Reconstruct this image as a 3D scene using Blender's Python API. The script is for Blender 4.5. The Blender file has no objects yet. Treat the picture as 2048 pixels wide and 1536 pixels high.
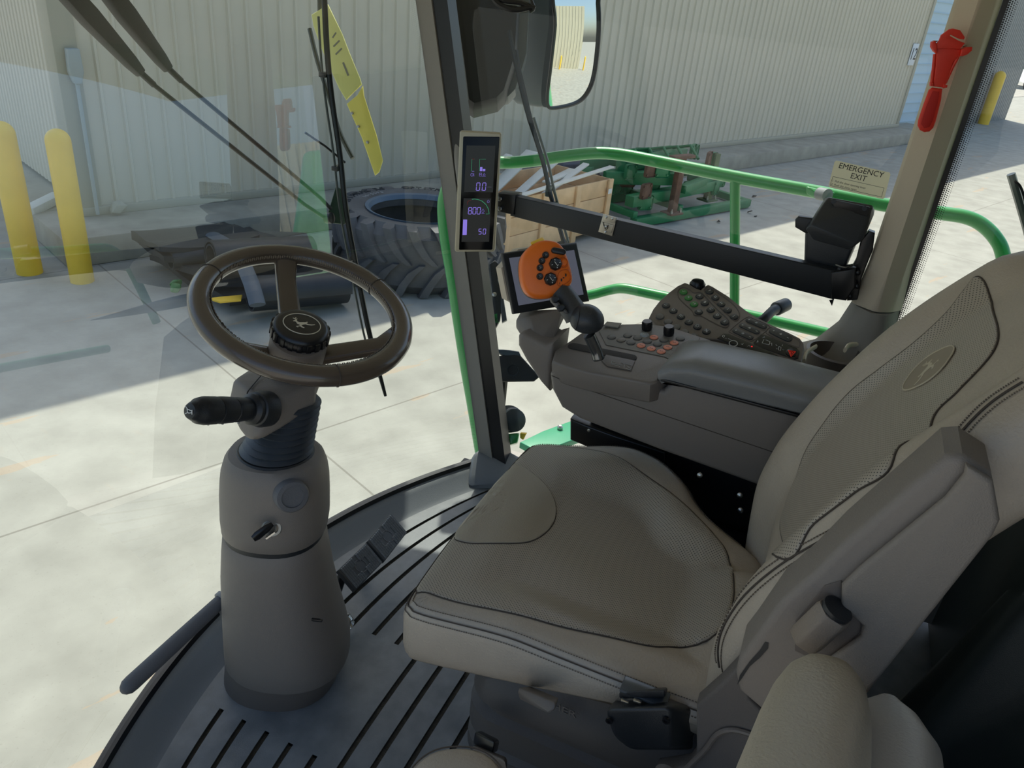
import bpy, bmesh, math, random
from mathutils import Vector, Matrix
sc = bpy.context.scene
COL = sc.collection
random.seed(7)
PI = math.pi
# ---------------------------------------------------------------- camera
# cab frame: x right, y forward, z up, cab floor at z = 0, eye at (0, 0, 1.4); yard ground at z = -1.8
FPX = 1540.0
EYE = Vector((0, 0, 1.4))
_A = math.radians(69.0)
_up = -Vector((719.467 - 1024, -(3729.54 - 768), -FPX)).normalized()
_F = Vector((0, 0, -1.0)); _F = (_F - _up * _F.dot(_up)).normalized(); _R = _F.cross(_up)
_Fw = Vector((math.sin(_A), math.cos(_A), 0)); _Rw = Vector((math.cos(_A), -math.sin(_A), 0)); _Zw = Vector((0, 0, 1))
def c2w(v):
    return _Rw * v.dot(_R) + _Fw * v.dot(_F) + _Zw * v.dot(_up)
cam_d = bpy.data.cameras.new('camera'); cam = bpy.data.objects.new('camera', cam_d); COL.objects.link(cam)
cam_d.sensor_width = 36; cam_d.lens = 36 * FPX / 2048; cam_d.clip_start = 0.02; cam_d.clip_end = 600
_m = Matrix([list(c2w(Vector(a))) for a in ((1, 0, 0), (0, 1, 0), (0, 0, 1))]).transposed().to_4x4()
cam.matrix_world = Matrix.Translation(EYE) @ _m
sc.camera = cam
# ---------------------------------------------------------------- world, sun, exposure
sc.view_settings.view_transform = 'Standard'; sc.view_settings.look = 'None'
sc.view_settings.gamma = 1; sc.view_settings.use_curve_mapping = False
sc.view_settings.exposure = EXPO = 0.0
SUN_AZ, SUN_EL = math.radians(60), math.radians(57)       # clockwise from the cab's forward
w = bpy.data.worlds.new('world'); sc.world = w; w.use_nodes = True
nt = w.node_tree; bg = nt.nodes['Background']
sky = nt.nodes.new('ShaderNodeTexSky'); sky.sky_type = 'NISHITA'; sky.sun_disc = False
sky.sun_elevation = SUN_EL; sky.sun_rotation = SUN_AZ; sky.air_density = 1.0; sky.dust_density = 2.5; sky.ozone_density = 1.0
nt.links.new(sky.outputs[0], bg.inputs[0]); bg.inputs[1].default_value = 0.22
sd = bpy.data.lights.new('sun', 'SUN'); sun = bpy.data.objects.new('sun', sd); COL.objects.link(sun)
sd.energy = 4.8; sd.angle = math.radians(0.6); sd.color = (1.0, 0.94, 0.84)
_s = Vector((math.sin(SUN_AZ) * math.cos(SUN_EL), math.cos(SUN_AZ) * math.cos(SUN_EL), math.sin(SUN_EL)))
sun.rotation_euler = _s.to_track_quat('Z', 'Y').to_euler(); sun.location = (0, 0, 30)

# ---------------------------------------------------------------- measuring helpers
def ray(px, py):
    return c2w(Vector((px - 1024, -(py - 768), -FPX)) / FPX)
def U(px, py, x=None, y=None, z=None, d=None, pl=None):
    """point of the place seen at a photo pixel, on a given plane"""
    r = ray(px, py)
    if d is not None: t = d
    elif x is not None: t = (x - EYE.x) / r.x
    elif y is not None: t = (y - EYE.y) / r.y
    elif z is not None: t = (z - EYE.z) / r.z
    else: t = (Vector(pl[0]) - EYE).dot(Vector(pl[1])) / r.dot(Vector(pl[1]))
    return EYE + r * t
WA = math.radians(113)
UH = Vector((math.sin(WA), math.cos(WA), 0)); VH = Vector((-math.cos(WA), math.sin(WA), 0))
def W(u, v, z): return UH * u + VH * v + Vector((0, 0, z))      # building frame
G = -1.8
def wsy(x, z): return 1.05 + .22 * z - .395 * (x - 1.1) ** 2    # windshield surface
def UWS(px, py, off=0):
    r = ray(px, py); t = 1.0
    for _ in range(40):
        p = EYE + r * t; t += (wsy(p.x, p.z) + off - p.y) * .6
    return EYE + r * t
def lin(c):
    return tuple((v / 12.92 if v <= .04045 else ((v + .055) / 1.055) ** 2.4) for v in (k / 255 for k in c)) + (1,)

# ---------------------------------------------------------------- materials
MATS = {}
def mat(name, c, rough=.5, metal=0, bump=0, scale=200, var=0, vscale=8, spec=.5, emit=None, es=1, coat=0, detail=2):
    if name in MATS: return MATS[name]
    m = bpy.data.materials.new(name); m.use_nodes = True; MATS[name] = m
    n = m.node_tree.nodes; l = m.node_tree.links; b = n['Principled BSDF']
    b.inputs['Base Color'].default_value = lin(c); b.inputs['Roughness'].default_value = rough; b.inputs['Metallic'].default_value = metal
    b.inputs['Specular IOR Level'].default_value = spec; b.inputs['Coat Weight'].default_value = coat
    tc = n.new('ShaderNodeTexCoord')
    if var:
        t = n.new('ShaderNodeTexNoise'); t.inputs['Scale'].default_value = vscale; t.inputs['Detail'].default_value = 6
        l.new(tc.outputs['Object'], t.inputs['Vector'])
        r = n.new('ShaderNodeValToRGB'); L = lin(c)
        r.color_ramp.elements[0].position = .3; r.color_ramp.elements[1].position = .7
        r.color_ramp.elements[0].color = tuple(v * (1 - var) for v in L[:3]) + (1,)
        r.color_ramp.elements[1].color = tuple(min(1, v * (1 + var)) for v in L[:3]) + (1,)
        l.new(t.outputs[0], r.inputs[0]); l.new(r.outputs[0], b.inputs['Base Color'])
    if bump:
        t = n.new('ShaderNodeTexNoise'); t.inputs['Scale'].default_value = scale; t.inputs['Detail'].default_value = detail
        l.new(tc.outputs['Object'], t.inputs['Vector'])
        bp = n.new('ShaderNodeBump'); bp.inputs['Strength'].default_value = bump; bp.inputs['Distance'].default_value = .002
        l.new(t.outputs[0], bp.inputs['Height']); l.new(bp.outputs[0], b.inputs['Normal'])
    if emit:
        b.inputs['Emission Color'].default_value = lin(emit); b.inputs['Emission Strength'].default_value = es
    return m
def nd(m, typ, **kw):
    x = m.node_tree.nodes.new(typ)
    for k, v in kw.items(): setattr(x, k, v)
    return x
def mth(m, op, a, b=None, c=None):
    x = nd(m, 'ShaderNodeMath', operation=op)
    for i, v in enumerate((a, b, c)):
        if v is None: continue
        if isinstance(v, (int, float)): x.inputs[i].default_value = v
        else: m.node_tree.links.new(v, x.inputs[i])
    return x.outputs[0]
TAUPE = mat('taupe_plastic', (120, 112, 104), .5, bump=.25, scale=900)
TAUPE_D = mat('dark_taupe_plastic', (98, 90, 83), .42, bump=.2, scale=900)
CONS = mat('console_plastic', (116, 109, 102), .36, bump=.25, scale=900)
BEIGE = mat('beige_trim', (196, 183, 162), .6, bump=.25, scale=700)
GREYT = mat('grey_trim', (140, 136, 128), .6, bump=.2, scale=700)
LEATH = mat('beige_leather', (168, 156, 139), .38, bump=.5, scale=260, var=.05, vscale=14, detail=4)
WLEATH = mat('brown_leather', (76, 66, 56), .26, bump=.12, scale=500, coat=.45)
BLACK = mat('black_plastic', (34, 36, 38), .4, bump=.2, scale=700)
BLACKM = mat('black_paint', (22, 22, 24), .3)
RUBBER = mat('black_rubber', (40, 42, 44), .55, bump=.2, scale=300)
HANDLE = mat('dark_grey_grip', (94, 94, 96), .6, bump=.3, scale=500)
GREEN = mat('green_paint', (58, 158, 84), .28, coat=.4)
GREEND = mat('machine_green_paint', (44, 122, 76), .4, var=.12, vscale=5)
YEL = mat('yellow_paint', (250, 204, 62), .45, var=.06, vscale=3)
ORANGE = mat('orange_plastic', (232, 112, 24), .4, bump=.1, scale=900)
YELB = mat('yellow_plastic', (236, 190, 40), .35)
RED = mat('red_plastic', (232, 58, 40), .45, bump=.1, scale=400)
STEEL = mat('steel', (190, 188, 182), .3, metal=1)
NICKEL = mat('nickel_plate', (205, 196, 180), .35, metal=.7)
CHROME = mat('dark_chrome', (120, 122, 124), .2, metal=.9)
WHITE = mat('white_ink', (225, 225, 220), .6)
GREYINK = mat('grey_ink', (170, 170, 165), .6)
BLINK = mat('black_ink', (20, 20, 20), .6)
STITCH = mat('thread', (92, 82, 70), .7)
SEAM = mat('seam_shadow', (66, 58, 50), .8)
WOOD = mat('pine_board', (222, 184, 138), .6, var=.12, vscale=5)
WOODW = mat('whitewashed_board', (214, 212, 200), .6, var=.08, vscale=4)
RUST = mat('rusty_steel', (112, 84, 66), .8, var=.25, vscale=9)
TYRE = mat('tyre_rubber', (92, 91, 92), .62, bump=.4, scale=30, var=.22, vscale=4)
BELT = mat('belt_rubber', (40, 44, 48), .5, bump=.3, scale=60, var=.2, vscale=5)
DARKG = mat('dark_green_grey_panel', (40, 46, 42), .45, bump=.2, scale=500)
SCREENB = mat('screen_black', (6, 7, 8), .12, spec=.2)

def leather_perf():
    m = mat('perforated_leather', (160, 148, 129), .36, bump=0)
    l = m.node_tree.links; b = m.node_tree.nodes['Principled BSDF']; tc = nd(m, 'ShaderNodeTexCoord')
    sx = nd(m, 'ShaderNodeSeparateXYZ'); l.new(tc.outputs['UV'], sx.inputs[0])
    P_ = .0062
    a = mth(m, 'DIVIDE', sx.outputs[0], P_); c = mth(m, 'DIVIDE', sx.outputs[1], P_)
    s = mth(m, 'ADD', a, c); d = mth(m, 'SUBTRACT', a, c)
    fa = mth(m, 'SUBTRACT', mth(m, 'FRACT', s), .5); fb = mth(m, 'SUBTRACT', mth(m, 'FRACT', d), .5)
    r = mth(m, 'SQRT', mth(m, 'ADD', mth(m, 'MULTIPLY', fa, fa), mth(m, 'MULTIPLY', fb, fb)))
    k = mth(m, 'LESS_THAN', r, .2)
    mx = nd(m, 'ShaderNodeMix', data_type='RGBA'); l.new(k, mx.inputs[0])
    mx.inputs[6].default_value = lin((160, 150, 134)); mx.inputs[7].default_value = lin((60, 54, 46))
    l.new(mx.outputs[2], b.inputs['Base Color'])
    t = nd(m, 'ShaderNodeTexNoise'); t.inputs['Scale'].default_value = 250; t.inputs['Detail'].default_value = 4
    l.new(tc.outputs['Object'], t.inputs['Vector'])
    bp = nd(m, 'ShaderNodeBump'); bp.inputs['Strength'].default_value = .4; bp.inputs['Distance'].default_value = .002
    hh = mth(m, 'SUBTRACT', mth(m, 'MULTIPLY', t.outputs[0], .5), mth(m, 'MULTIPLY', k, .4)); l.new(hh, bp.inputs['Height']); l.new(bp.outputs[0], b.inputs['Normal'])
    return m
PERF = leather_perf()

def glass_mat(name, tint, k=1.0):
    m = bpy.data.materials.new(name); m.use_nodes = True; n = m.node_tree.nodes; l = m.node_tree.links
    n.remove(n['Principled BSDF']); out = n['Material Output']
    tr = n.new('ShaderNodeBsdfTransparent'); tr.inputs[0].default_value = tint
    gl = n.new('ShaderNodeBsdfGlossy'); gl.inputs['Roughness'].default_value = 0.0; gl.inputs[0].default_value = (1, 1, 1, 1)
    ge = n.new('ShaderNodeNewGeometry'); vm = n.new('ShaderNodeVectorMath'); vm.operation = 'DOT_PRODUCT'
    l.new(ge.outputs['Normal'], vm.inputs[0]); l.new(ge.outputs['Incoming'], vm.inputs[1])
    c_ = mth(m, 'SUBTRACT', 1.0, mth(m, 'ABSOLUTE', vm.outputs['Value']))
    mu = mth(m, 'MULTIPLY_ADD', mth(m, 'POWER', c_, 5.0), .9 * k, .095 * k)
    mx = n.new('ShaderNodeMixShader'); l.new(mu, mx.inputs[0]); l.new(tr.outputs[0], mx.inputs[1]); l.new(gl.outputs[0], mx.inputs[2])
    l.new(mx.outputs[0], out.inputs['Surface'])
    return m
GLASS = glass_mat('tinted_glass', (.86, .93, .905, 1), 1.2)
GLASS2 = glass_mat('tinted_side_glass', (.88, .935, .91, 1), .32)

def concrete():
    m = mat('yard_concrete', (200, 196, 180), .8)
    l = m.node_tree.links; b = m.node_tree.nodes['Principled BSDF']; tc = nd(m, 'ShaderNodeTexCoord')
    mp = nd(m, 'ShaderNodeMapping'); mp.inputs['Rotation'].default_value = (0, 0, WA - PI / 2)
    l.new(tc.outputs['Object'], mp.inputs[0])
    def noise(s, d=6):
        t = nd(m, 'ShaderNodeTexNoise'); t.inputs['Scale'].default_value = s; t.inputs['Detail'].default_value = d
        l.new(mp.outputs[0], t.inputs['Vector']); return t.outputs[0]
    cr = nd(m, 'ShaderNodeValToRGB'); e = cr.color_ramp.elements
    e[0].position = .25; e[0].color = lin((154, 151, 140)); e[1].position = .75; e[1].color = lin((178, 175, 163))
    l.new(noise(3.2, 12), cr.inputs[0])
    # rust streaks
    st = nd(m, 'ShaderNodeTexNoise'); st.inputs['Scale'].default_value = 1.0; st.inputs['Detail'].default_value = 5
    mp2 = nd(m, 'ShaderNodeMapping'); mp2.inputs['Scale'].default_value = (.8, 5, 1); l.new(mp.outputs[0], mp2.inputs[0]); l.new(mp2.outputs[0], st.inputs['Vector'])
    k = mth(m, 'MULTIPLY', mth(m, 'GREATER_THAN', st.outputs[0], .66), .35)
    mx = nd(m, 'ShaderNodeMix', data_type='RGBA'); l.new(k, mx.inputs[0]); l.new(cr.outputs[0], mx.inputs[6]); mx.inputs[7].default_value = lin((196, 160, 120))
    # fine speckle
    sp = mth(m, 'MULTIPLY', mth(m, 'GREATER_THAN', noise(60, 3), .66), .18)
    mx2 = nd(m, 'ShaderNodeMix', data_type='RGBA'); l.new(sp, mx2.inputs[0]); l.new(mx.outputs[2], mx2.inputs[6]); mx2.inputs[7].default_value = lin((120, 116, 104))
    # sawn joints
    sx = nd(m, 'ShaderNodeSeparateXYZ'); l.new(mp.outputs[0], sx.inputs[0])
    def joint(o, off, step):
        f = mth(m, 'ABSOLUTE', mth(m, 'SUBTRACT', mth(m, 'FRACT', mth(m, 'DIVIDE', mth(m, 'ADD', o, off), step)), .5))
        return mth(m, 'LESS_THAN', f, .008 / step)
    j = mth(m, 'MAXIMUM', joint(sx.outputs[0], -2.5 + 2.75, 5.5), joint(sx.outputs[1], -4.57 + 2.2, 4.4))
    mx3 = nd(m, 'ShaderNodeMix', data_type='RGBA'); l.new(mth(m, 'MULTIPLY', j, .6), mx3.inputs[0]); l.new(mx2.outputs[2], mx3.inputs[6]); mx3.inputs[7].default_value = lin((110, 104, 92))
    l.new(mx3.outputs[2], b.inputs['Base Color'])
    return m
CONC = concrete()
LEDGE = mat('ledge_concrete', (166, 160, 144), .85, var=.16, vscale=3)
WALLM = mat('beige_steel_siding', (214, 204, 182), .5, var=.03, vscale=1)
WALLJ = mat('siding_seam', (120, 112, 98), .6)
WALLB = mat('pale_blue_siding', (190, 214, 226), .5)
WALLG = mat('grey_steel_siding', (150, 150, 146), .5)
TRIMW = mat('tan_trim', (176, 170, 150), .5)
PVC = mat('grey_conduit', (170, 176, 172), .5)

# ---------------------------------------------------------------- mesh helpers
def origin_of(p):
    o = Vector((0, 0, 0))
    while p is not None:
        o += p.location; p = p.parent
    return o
def sharpen(bm, ang=38):
    lim = math.radians(ang)
    for f in bm.faces: f.smooth = True
    for e in bm.edges:
        if len(e.link_faces) == 2:
            try:
                if e.calc_face_angle(0) > lim: e.smooth = False
            except Exception: pass
def _finish(name, bm, m, parent, ang, label):
    sharpen(bm, ang)
    off = origin_of(parent)
    if parent is not None: bmesh.ops.translate(bm, verts=bm.verts, vec=-off)
    me = bpy.data.meshes.new(name); bm.to_mesh(me); bm.free()
    for mm in (m if isinstance(m, (list, tuple)) else [m]): me.materials.append(mm)
    o = bpy.data.objects.new(name, me); COL.objects.link(o)
    if parent is not None: o.parent = parent
    if label: o['label'] = label
    return o
def B(): return bmesh.new()
def obj(name, bm, m, parent=None, ang=38, label=None, fix=True):
    if fix and len(bm.faces): bmesh.ops.recalc_face_normals(bm, faces=bm.faces[:])
    return _finish(name, bm, m, parent, ang, label)
def tag(o, label, cat, group=None):
    o['label'] = label; o['category'] = cat
    if group: o['group'] = group
    return o
def struct(o):
    o['kind'] = 'structure'; return o
def thing(name, loc, label, cat, group=None):
    o = bpy.data.objects.new(name, None); COL.objects.link(o); o.location = Vector(loc); o.empty_display_size = .05
    return tag(o, label, cat, group)
def frame_from(n, up=(0, 0, 1)):
    n = Vector(n).normalized(); up = Vector(up)
    xx = up.cross(n).normalized(); yy = n.cross(xx).normalized()
    return xx, yy, n            # right, up, normal  (seen from the normal's side)
def box(bm, c, s, ax=None, bev=0, seg=2):
    """c centre, s full sizes, ax three axes"""
    ax = ax or (Vector((1, 0, 0)), Vector((0, 1, 0)), Vector((0, 0, 1)))
    c = Vector(c); vs = []
    for i in (-1, 1):
        for j in (-1, 1):
            for k in (-1, 1):
                vs.append(bm.verts.new(c + ax[0] * (i * s[0] / 2) + ax[1] * (j * s[1] / 2) + ax[2] * (k * s[2] / 2)))
    fs = [bm.faces.new([vs[a] for a in q]) for q in ((0, 1, 3, 2), (4, 6, 7, 5), (0, 4, 5, 1), (2, 3, 7, 6), (0, 2, 6, 4), (1, 5, 7, 3))]
    if bev:
        es = list({e for f in fs for e in f.edges})
        bmesh.ops.bevel(bm, geom=es, offset=bev, segments=seg, profile=.5, affect='EDGES')
    return bm
def prism(bm, pts, vec, bev=0, seg=3):
    """closed polygon of 3-D points extruded along vec"""
    pts = [Vector(p) for p in pts]; vec = Vector(vec)
    a = [bm.verts.new(p) for p in pts]; b = [bm.verts.new(p + vec) for p in pts]; n = len(a)
    fs = [bm.faces.new(a), bm.faces.new(b[::-1])] + [bm.faces.new((a[i], b[i], b[(i + 1) % n], a[(i + 1) % n])) for i in range(n)]
    if bev:
        es = list(fs[0].edges) + list(fs[1].edges)
        bmesh.ops.recalc_face_normals(bm, faces=fs)
        bmesh.ops.bevel(bm, geom=es, offset=bev, segments=seg, profile=.5, affect='EDGES', clamp_overlap=True)
    return bm
def smooth_poly(pts, n=4, it=2):
    """Chaikin rounding of a closed 3-D polygon"""
    pts = [Vector(p) for p in pts]
    for _ in range(it):
        q = []
        for i in range(len(pts)):
            a, b = pts[i], pts[(i + 1) % len(pts)]
            q += [a * .75 + b * .25, a * .25 + b * .75]
        pts = q
    return pts
def cr(pts, n=6, closed=False):
    """Catmull-Rom samples"""
    P_ = [Vector(p) for p in pts]; out = []; N = len(P_)
    rng = range(N) if closed else range(N - 1)
    for i in rng:
        p0 = P_[(i - 1) % N] if closed or i > 0 else P_[0]; p1 = P_[i]; p2 = P_[(i + 1) % N]
        p3 = P_[(i + 2) % N] if closed or i + 2 < N else P_[-1]
        for k in range(n):
            t = k / n
            out.append(.5 * ((2 * p1) + (p2 - p0) * t + (2 * p0 - 5 * p1 + 4 * p2 - p3) * t * t + (3 * p1 - p0 - 3 * p2 + p3) * t ** 3))
    if not closed: out.append(P_[-1])
    return out
def ring(bm, c, xx, yy, rx, ry, n=16, ph=0, pw=1.0):
    vs = []
    for i in range(n):
        a = 2 * PI * i / n + ph; ca, sa = math.cos(a), math.sin(a)
        if pw != 1: ca = math.copysign(abs(ca) ** pw, ca); sa = math.copysign(abs(sa) ** pw, sa)
        vs.append(bm.verts.new(c + xx * (rx * ca) + yy * (ry * sa)))
    return vs
def skin(bm, rings, cap=True, close=False):
    n = len(rings[0]); R_ = list(rings) + ([rings[0]] if close else [])
    for a, b in zip(R_, R_[1:]):
        for i in range(n): bm.faces.new((a[i], a[(i + 1) % n], b[(i + 1) % n], b[i]))
    if cap and not close:
        bm.faces.new(rings[0][::-1]); bm.faces.new(rings[-1])
    return bm
def tube(bm, pts, r, n=12, closed=False, flat=1.0, upv=(0, 0, 1)):
    pts = [Vector(p) for p in pts]; N = len(pts)
    rr = r if isinstance(r, (list, tuple)) else [r] * N
    prev = None; rings = []
    for i, p in enumerate(pts):
        a = pts[(i - 1) % N] if closed or i > 0 else p; b = pts[(i + 1) % N] if closed or i < N - 1 else p
        t = (b - a).normalized()
        if prev is None:
            u = Vector(upv); u = u - t * u.dot(t)
            if u.length < 1e-3: u = Vector((1, 0, 0)) - t * t.x
            prev = u.normalized()
        else:
            prev = (prev - t * prev.dot(t)).normalized()
        rings.append(ring(bm, p, t.cross(prev), prev, rr[i] * flat, rr[i], n))
    return skin(bm, rings, close=closed)
def lathe(bm, prof, o, ax, n=24, xr=None):
    """prof [(radius, height)] about axis ax from o"""
    ax = Vector(ax).normalized(); xx = Vector(xr) if xr else (Vector((1, 0, 0)) if abs(ax.x) < .9 else Vector((0, 1, 0)))
    xx = (xx - ax * xx.dot(ax)).normalized(); yy = ax.cross(xx)
    rings = [ring(bm, Vector(o) + ax * h, xx, yy, max(r, 1e-4), max(r, 1e-4), n) for r, h in prof]
    return skin(bm, rings)
def hull(bm, pts, bev=0, seg=3):
    vs = [bm.verts.new(Vector(p)) for p in pts]
    r = bmesh.ops.convex_hull(bm, input=vs)
    loose = [v for v in bm.verts if not v.link_faces]
    for v in loose: bm.verts.remove(v)
    bmesh.ops.dissolve_limit(bm, angle_limit=math.radians(6), verts=bm.verts[:], edges=bm.edges[:])
    if bev:
        bmesh.ops.recalc_face_normals(bm, faces=bm.faces[:])
        bmesh.ops.bevel(bm, geom=bm.edges[:], offset=bev, segments=seg, profile=.5, affect='EDGES', clamp_overlap=True)
    return bm
def text(name, s, o, xx, yy, size, m, parent=None, ext=.0006, align='CENTER'):
    cu = bpy.data.curves.new(name, 'FONT'); cu.body = s; cu.size = size; cu.align_x = align; cu.align_y = 'CENTER'; cu.extrude = ext; cu.resolution_u = 3
    t = bpy.data.objects.new(name, cu); COL.objects.link(t)
    bpy.context.view_layer.update()
    me = bpy.data.meshes.new_from_object(t); bpy.data.objects.remove(t)
    xx = Vector(xx).normalized(); yy = Vector(yy).normalized(); zz = xx.cross(yy)
    off = origin_of(parent)
    for v in me.vertices: v.co = Vector(o) - off + xx * v.co.x + yy * v.co.y + zz * v.co.z
    me.materials.clear(); me.materials.append(m)
    ob = bpy.data.objects.new(name, me); COL.objects.link(ob)
    if parent is not None: ob.parent = parent
    return ob
def dup(root, delta, parent=None):
    r = root.copy(); COL.objects.link(r)
    if parent is not None: r.parent = parent
    r.location = root.location + Vector(delta)
    for ch in list(root.children):
        dup(ch, (0, 0, 0), r)
    return r
# ================================================================ THE YARD
bm = B(); box(bm, (60, 0, G - .1), (320, 300, .2)); struct(obj('ground', bm, CONC))
# ledge the building stands on
def wbox(bm, u0, u1, v0, v1, z0, z1, bev=0):
    return box(bm, W((u0 + u1) / 2, (v0 + v1) / 2, (z0 + z1) / 2), (u1 - u0, v1 - v0, z1 - z0), (UH, VH, Vector((0, 0, 1))), bev)
bm = B(); wbox(bm, 2.19, 28, 9.0, 10.2, G, -1.48, .02); wbox(bm, 2.19, 26, 10.2, 22, G, -1.48); struct(obj('trim_ledge', bm, LEDGE))
HT = 4.7           # top of the walls
def siding(name, u0, u1, v, z0, z1, pitch, m, along='u', out=.022, ribw=.03):
    """ribbed steel sheet: flats with raised narrow ribs, real relief"""
    bm = B(); prof = []; x = u0
    while x < u1 - 1e-6:
        e = min(x + pitch, u1)
        prof += [(x, 0), (e - ribw * 2.2, 0), (e - ribw * 1.6, -out), (e - ribw * .6, -out)]
        x = e
    prof.append((u1, 0))
    pt = (lambda a, o, z: W(a, v + o, z)) if along == 'u' else (lambda a, o, z: W(v + o, a, z))
    lo = [bm.verts.new(pt(a, o, z0)) for a, o in prof]; hi = [bm.verts.new(pt(a, o, z1)) for a, o in prof]
    for i in range(len(prof) - 1): bm.faces.new((lo[i], lo[i + 1], hi[i + 1], hi[i]))
    # body behind the sheet gives the wall its thickness
    if along == 'u': wbox(bm, u0, u1, v + .03, v + .3, z0, z1)
    else: box(bm, W(v + .2, (u0 + u1) / 2, (z0 + z1) / 2), (.3, u1 - u0, z1 - z0), (UH, VH, Vector((0, 0, 1))))
    return struct(obj(name, bm, m, ang=12))
siding('wall_front', 2.85, 26.15, 9.85, -1.42, HT, .225, WALLM, out=.03, ribw=.026)
siding('wall_left', 10.1, 22, 2.72, -1.42, HT, .15, WALLM, along='v', out=-.018, ribw=.03)
bm = B(); wbox(bm, 26.4, 33, 10.4, 11, G, HT)
z = G + .3
while z < HT: wbox(bm, 26.3, 33, 10.36, 10.42, z, z + .015); z += .3
struct(obj('wall_right', bm, WALLB))
bm = B(); wbox(bm, 2.6, 26.3, 9.78, 10.15, -1.48, -1.38, .01); struct(obj('trim_sill', bm, TRIMW))
bm = B(); wbox(bm, 2.62, 2.86, 9.79, 10.12, -1.4, HT, .01); wbox(bm, 26.12, 26.3, 9.79, 10.3, -1.4, HT, .01); struct(obj('trim_corner', bm, TRIMW))
siding('wall_far', 33, 39, 10.3, G, HT, .225, WALLG)
bm = B(); wbox(bm, 2.4, 39.2, 9.5, 22, HT, HT + .25)
struct(obj('trim_roof', bm, WALLG))
# conduit with its box by the corner
t = thing('conduit', W(2.78, 9.72, -1.48), 'grey electrical conduit running up the building corner', 'conduit')
bm = B(); tube(bm, [W(2.78, 9.73, -1.45), W(2.78, 9.73, .02)], .022, 10); obj('pipe', bm, PVC, t)
bm = B(); hull(bm, [W(2.78 + a * s, 9.72 + b * .05, zz) for a in (-1, 1) for b in (-1, 1) for s, zz in ((.035, .0), (.075, .12), (.065, .36))], .015); obj('fitting', bm, PVC, t)
# white board lying by the ledge
bm = B(); a = U(62, 420, z=-1.45); b = U(112, 395, z=-1.40); d = (b - a); x_ = d.normalized()
box(bm, (a + b) / 2, (d.length + .1, .16, .1), (x_, Vector((0, 0, 1)).cross(x_), x_.cross(Vector((0, 0, 1)).cross(x_))), .015)
tag(obj('timber', bm, WOODW), 'weathered white board propped at the end of the concrete ledge', 'board')
# flashing torn at the corner
bm = B(); hull(bm, [W(2.85 + random.uniform(.05, .30), 9.70 + random.uniform(-.05, .05), -1.46 + random.uniform(0, .16)) for _ in range(16)], .004); tag(obj('corner_flashing', bm, TRIMW), 'crumpled tan flashing at the foot of the building corner', 'flashing')
# number sign 12
c = W(25.78, 9.80, .62)
t = thing('number_sign', c, 'white door number sign reading 12 on the siding', 'sign')
bm = B(); box(bm, c, (.42, .02, .6), (UH, VH, Vector((0, 0, 1))), .005); obj('plate', bm, mat('sign_white', (220, 224, 226), .5), t)
text('numerals', '12', c - VH * .014, UH, (0, 0, 1), .46, BLINK, t)
# bollards
def bollard(x, y, h, r, label):
    bm = B(); prof = [(r, 0), (r, h - r)] + [(r * math.cos(a), h - r + r * math.sin(a)) for a in [k * PI / 16 for k in range(1, 8)]] + [(.004, h)]
    lathe(bm, prof, (0, 0, 0), (0, 0, 1), 28)
    o = obj('bollard', bm, YEL); o.location = (x, y, G)
    return tag(o, label, 'bollard', 'yellow bollards')
p = U(60, 545, z=G); bollard(p.x, p.y, 1.56, .125, 'yellow bollard at the far left edge, outer of the pair')
p = U(165, 562, z=G); bollard(p.x, p.y, 1.56, .115, 'yellow bollard right in front of the ledge corner')
p = U(1966, 248, z=G); bollard(p.x, p.y, 1.95, .2, 'distant yellow bollard seen right of the beige pillar')
# distant end of the yard: road, gravel, grass, trees, tractor
bm = B(); box(bm, (95, -16, G + .02), (70, 10, .03), None); struct(obj('road', bm, mat('pale_road', (226, 222, 214), .9)))
bm = B(); box(bm, W(62, 16.5, G + .01), (16, 4.5, .02), (UH, VH, Vector((0, 0, 1)))); struct(obj('gravel', bm, mat('gravel', (178, 172, 160), .95, bump=.6, scale=4, var=.15, vscale=3)))
bm = B(); box(bm, (190, -20, G + .05), (120, 160, .1)); struct(obj('lawn', bm, mat('grass_ground', (120, 150, 70), .9, var=.2, vscale=.5)))
def tree(x, y, h, r, label):
    t = thing('tree', (x, y, G), label, 'tree', 'distant trees')
    bm = B(); tube(bm, [(x, y, G), (x + .2, y, G + h * .5)], [.35, .2], 8); obj('trunk', bm, mat('bark', (80, 66, 52), .9), t)
    bm = B()
    for k in range(16):
        a = random.uniform(0, 2 * PI); q = random.uniform(0, 1)
        c = Vector((x + math.cos(a) * r * .65 * q, y + math.sin(a) * r * .65 * q, G + h * random.uniform(.35, .88)))
        mtx = Matrix.Translation(c) @ Matrix.Scale(r * random.uniform(.35, .55), 4)
        g = bmesh.ops.create_icosphere(bm, subdivisions=3, radius=1, matrix=mtx)
        for v in g['verts']: v.co += (v.co - c) * random.uniform(-.12, .12)
    obj('crown', bm, mat('leaves', (62, 92, 44), .9, var=.3, vscale=.8, bump=1, scale=3), t, ang=180)
for i, (x, y, h, r) in enumerate([(150, -22, 11, 5.5), (158, -12, 13, 6), (165, -34, 12, 6), (150, -2, 12, 6)]):
    tree(x, y, h, r, ['broad green tree far beyond the pale road', 'tallest tree of the distant row behind the tractor', 'farthest right tree in the distant row', 'leftmost tree of the distant row, by the siding corner'][i])
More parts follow.
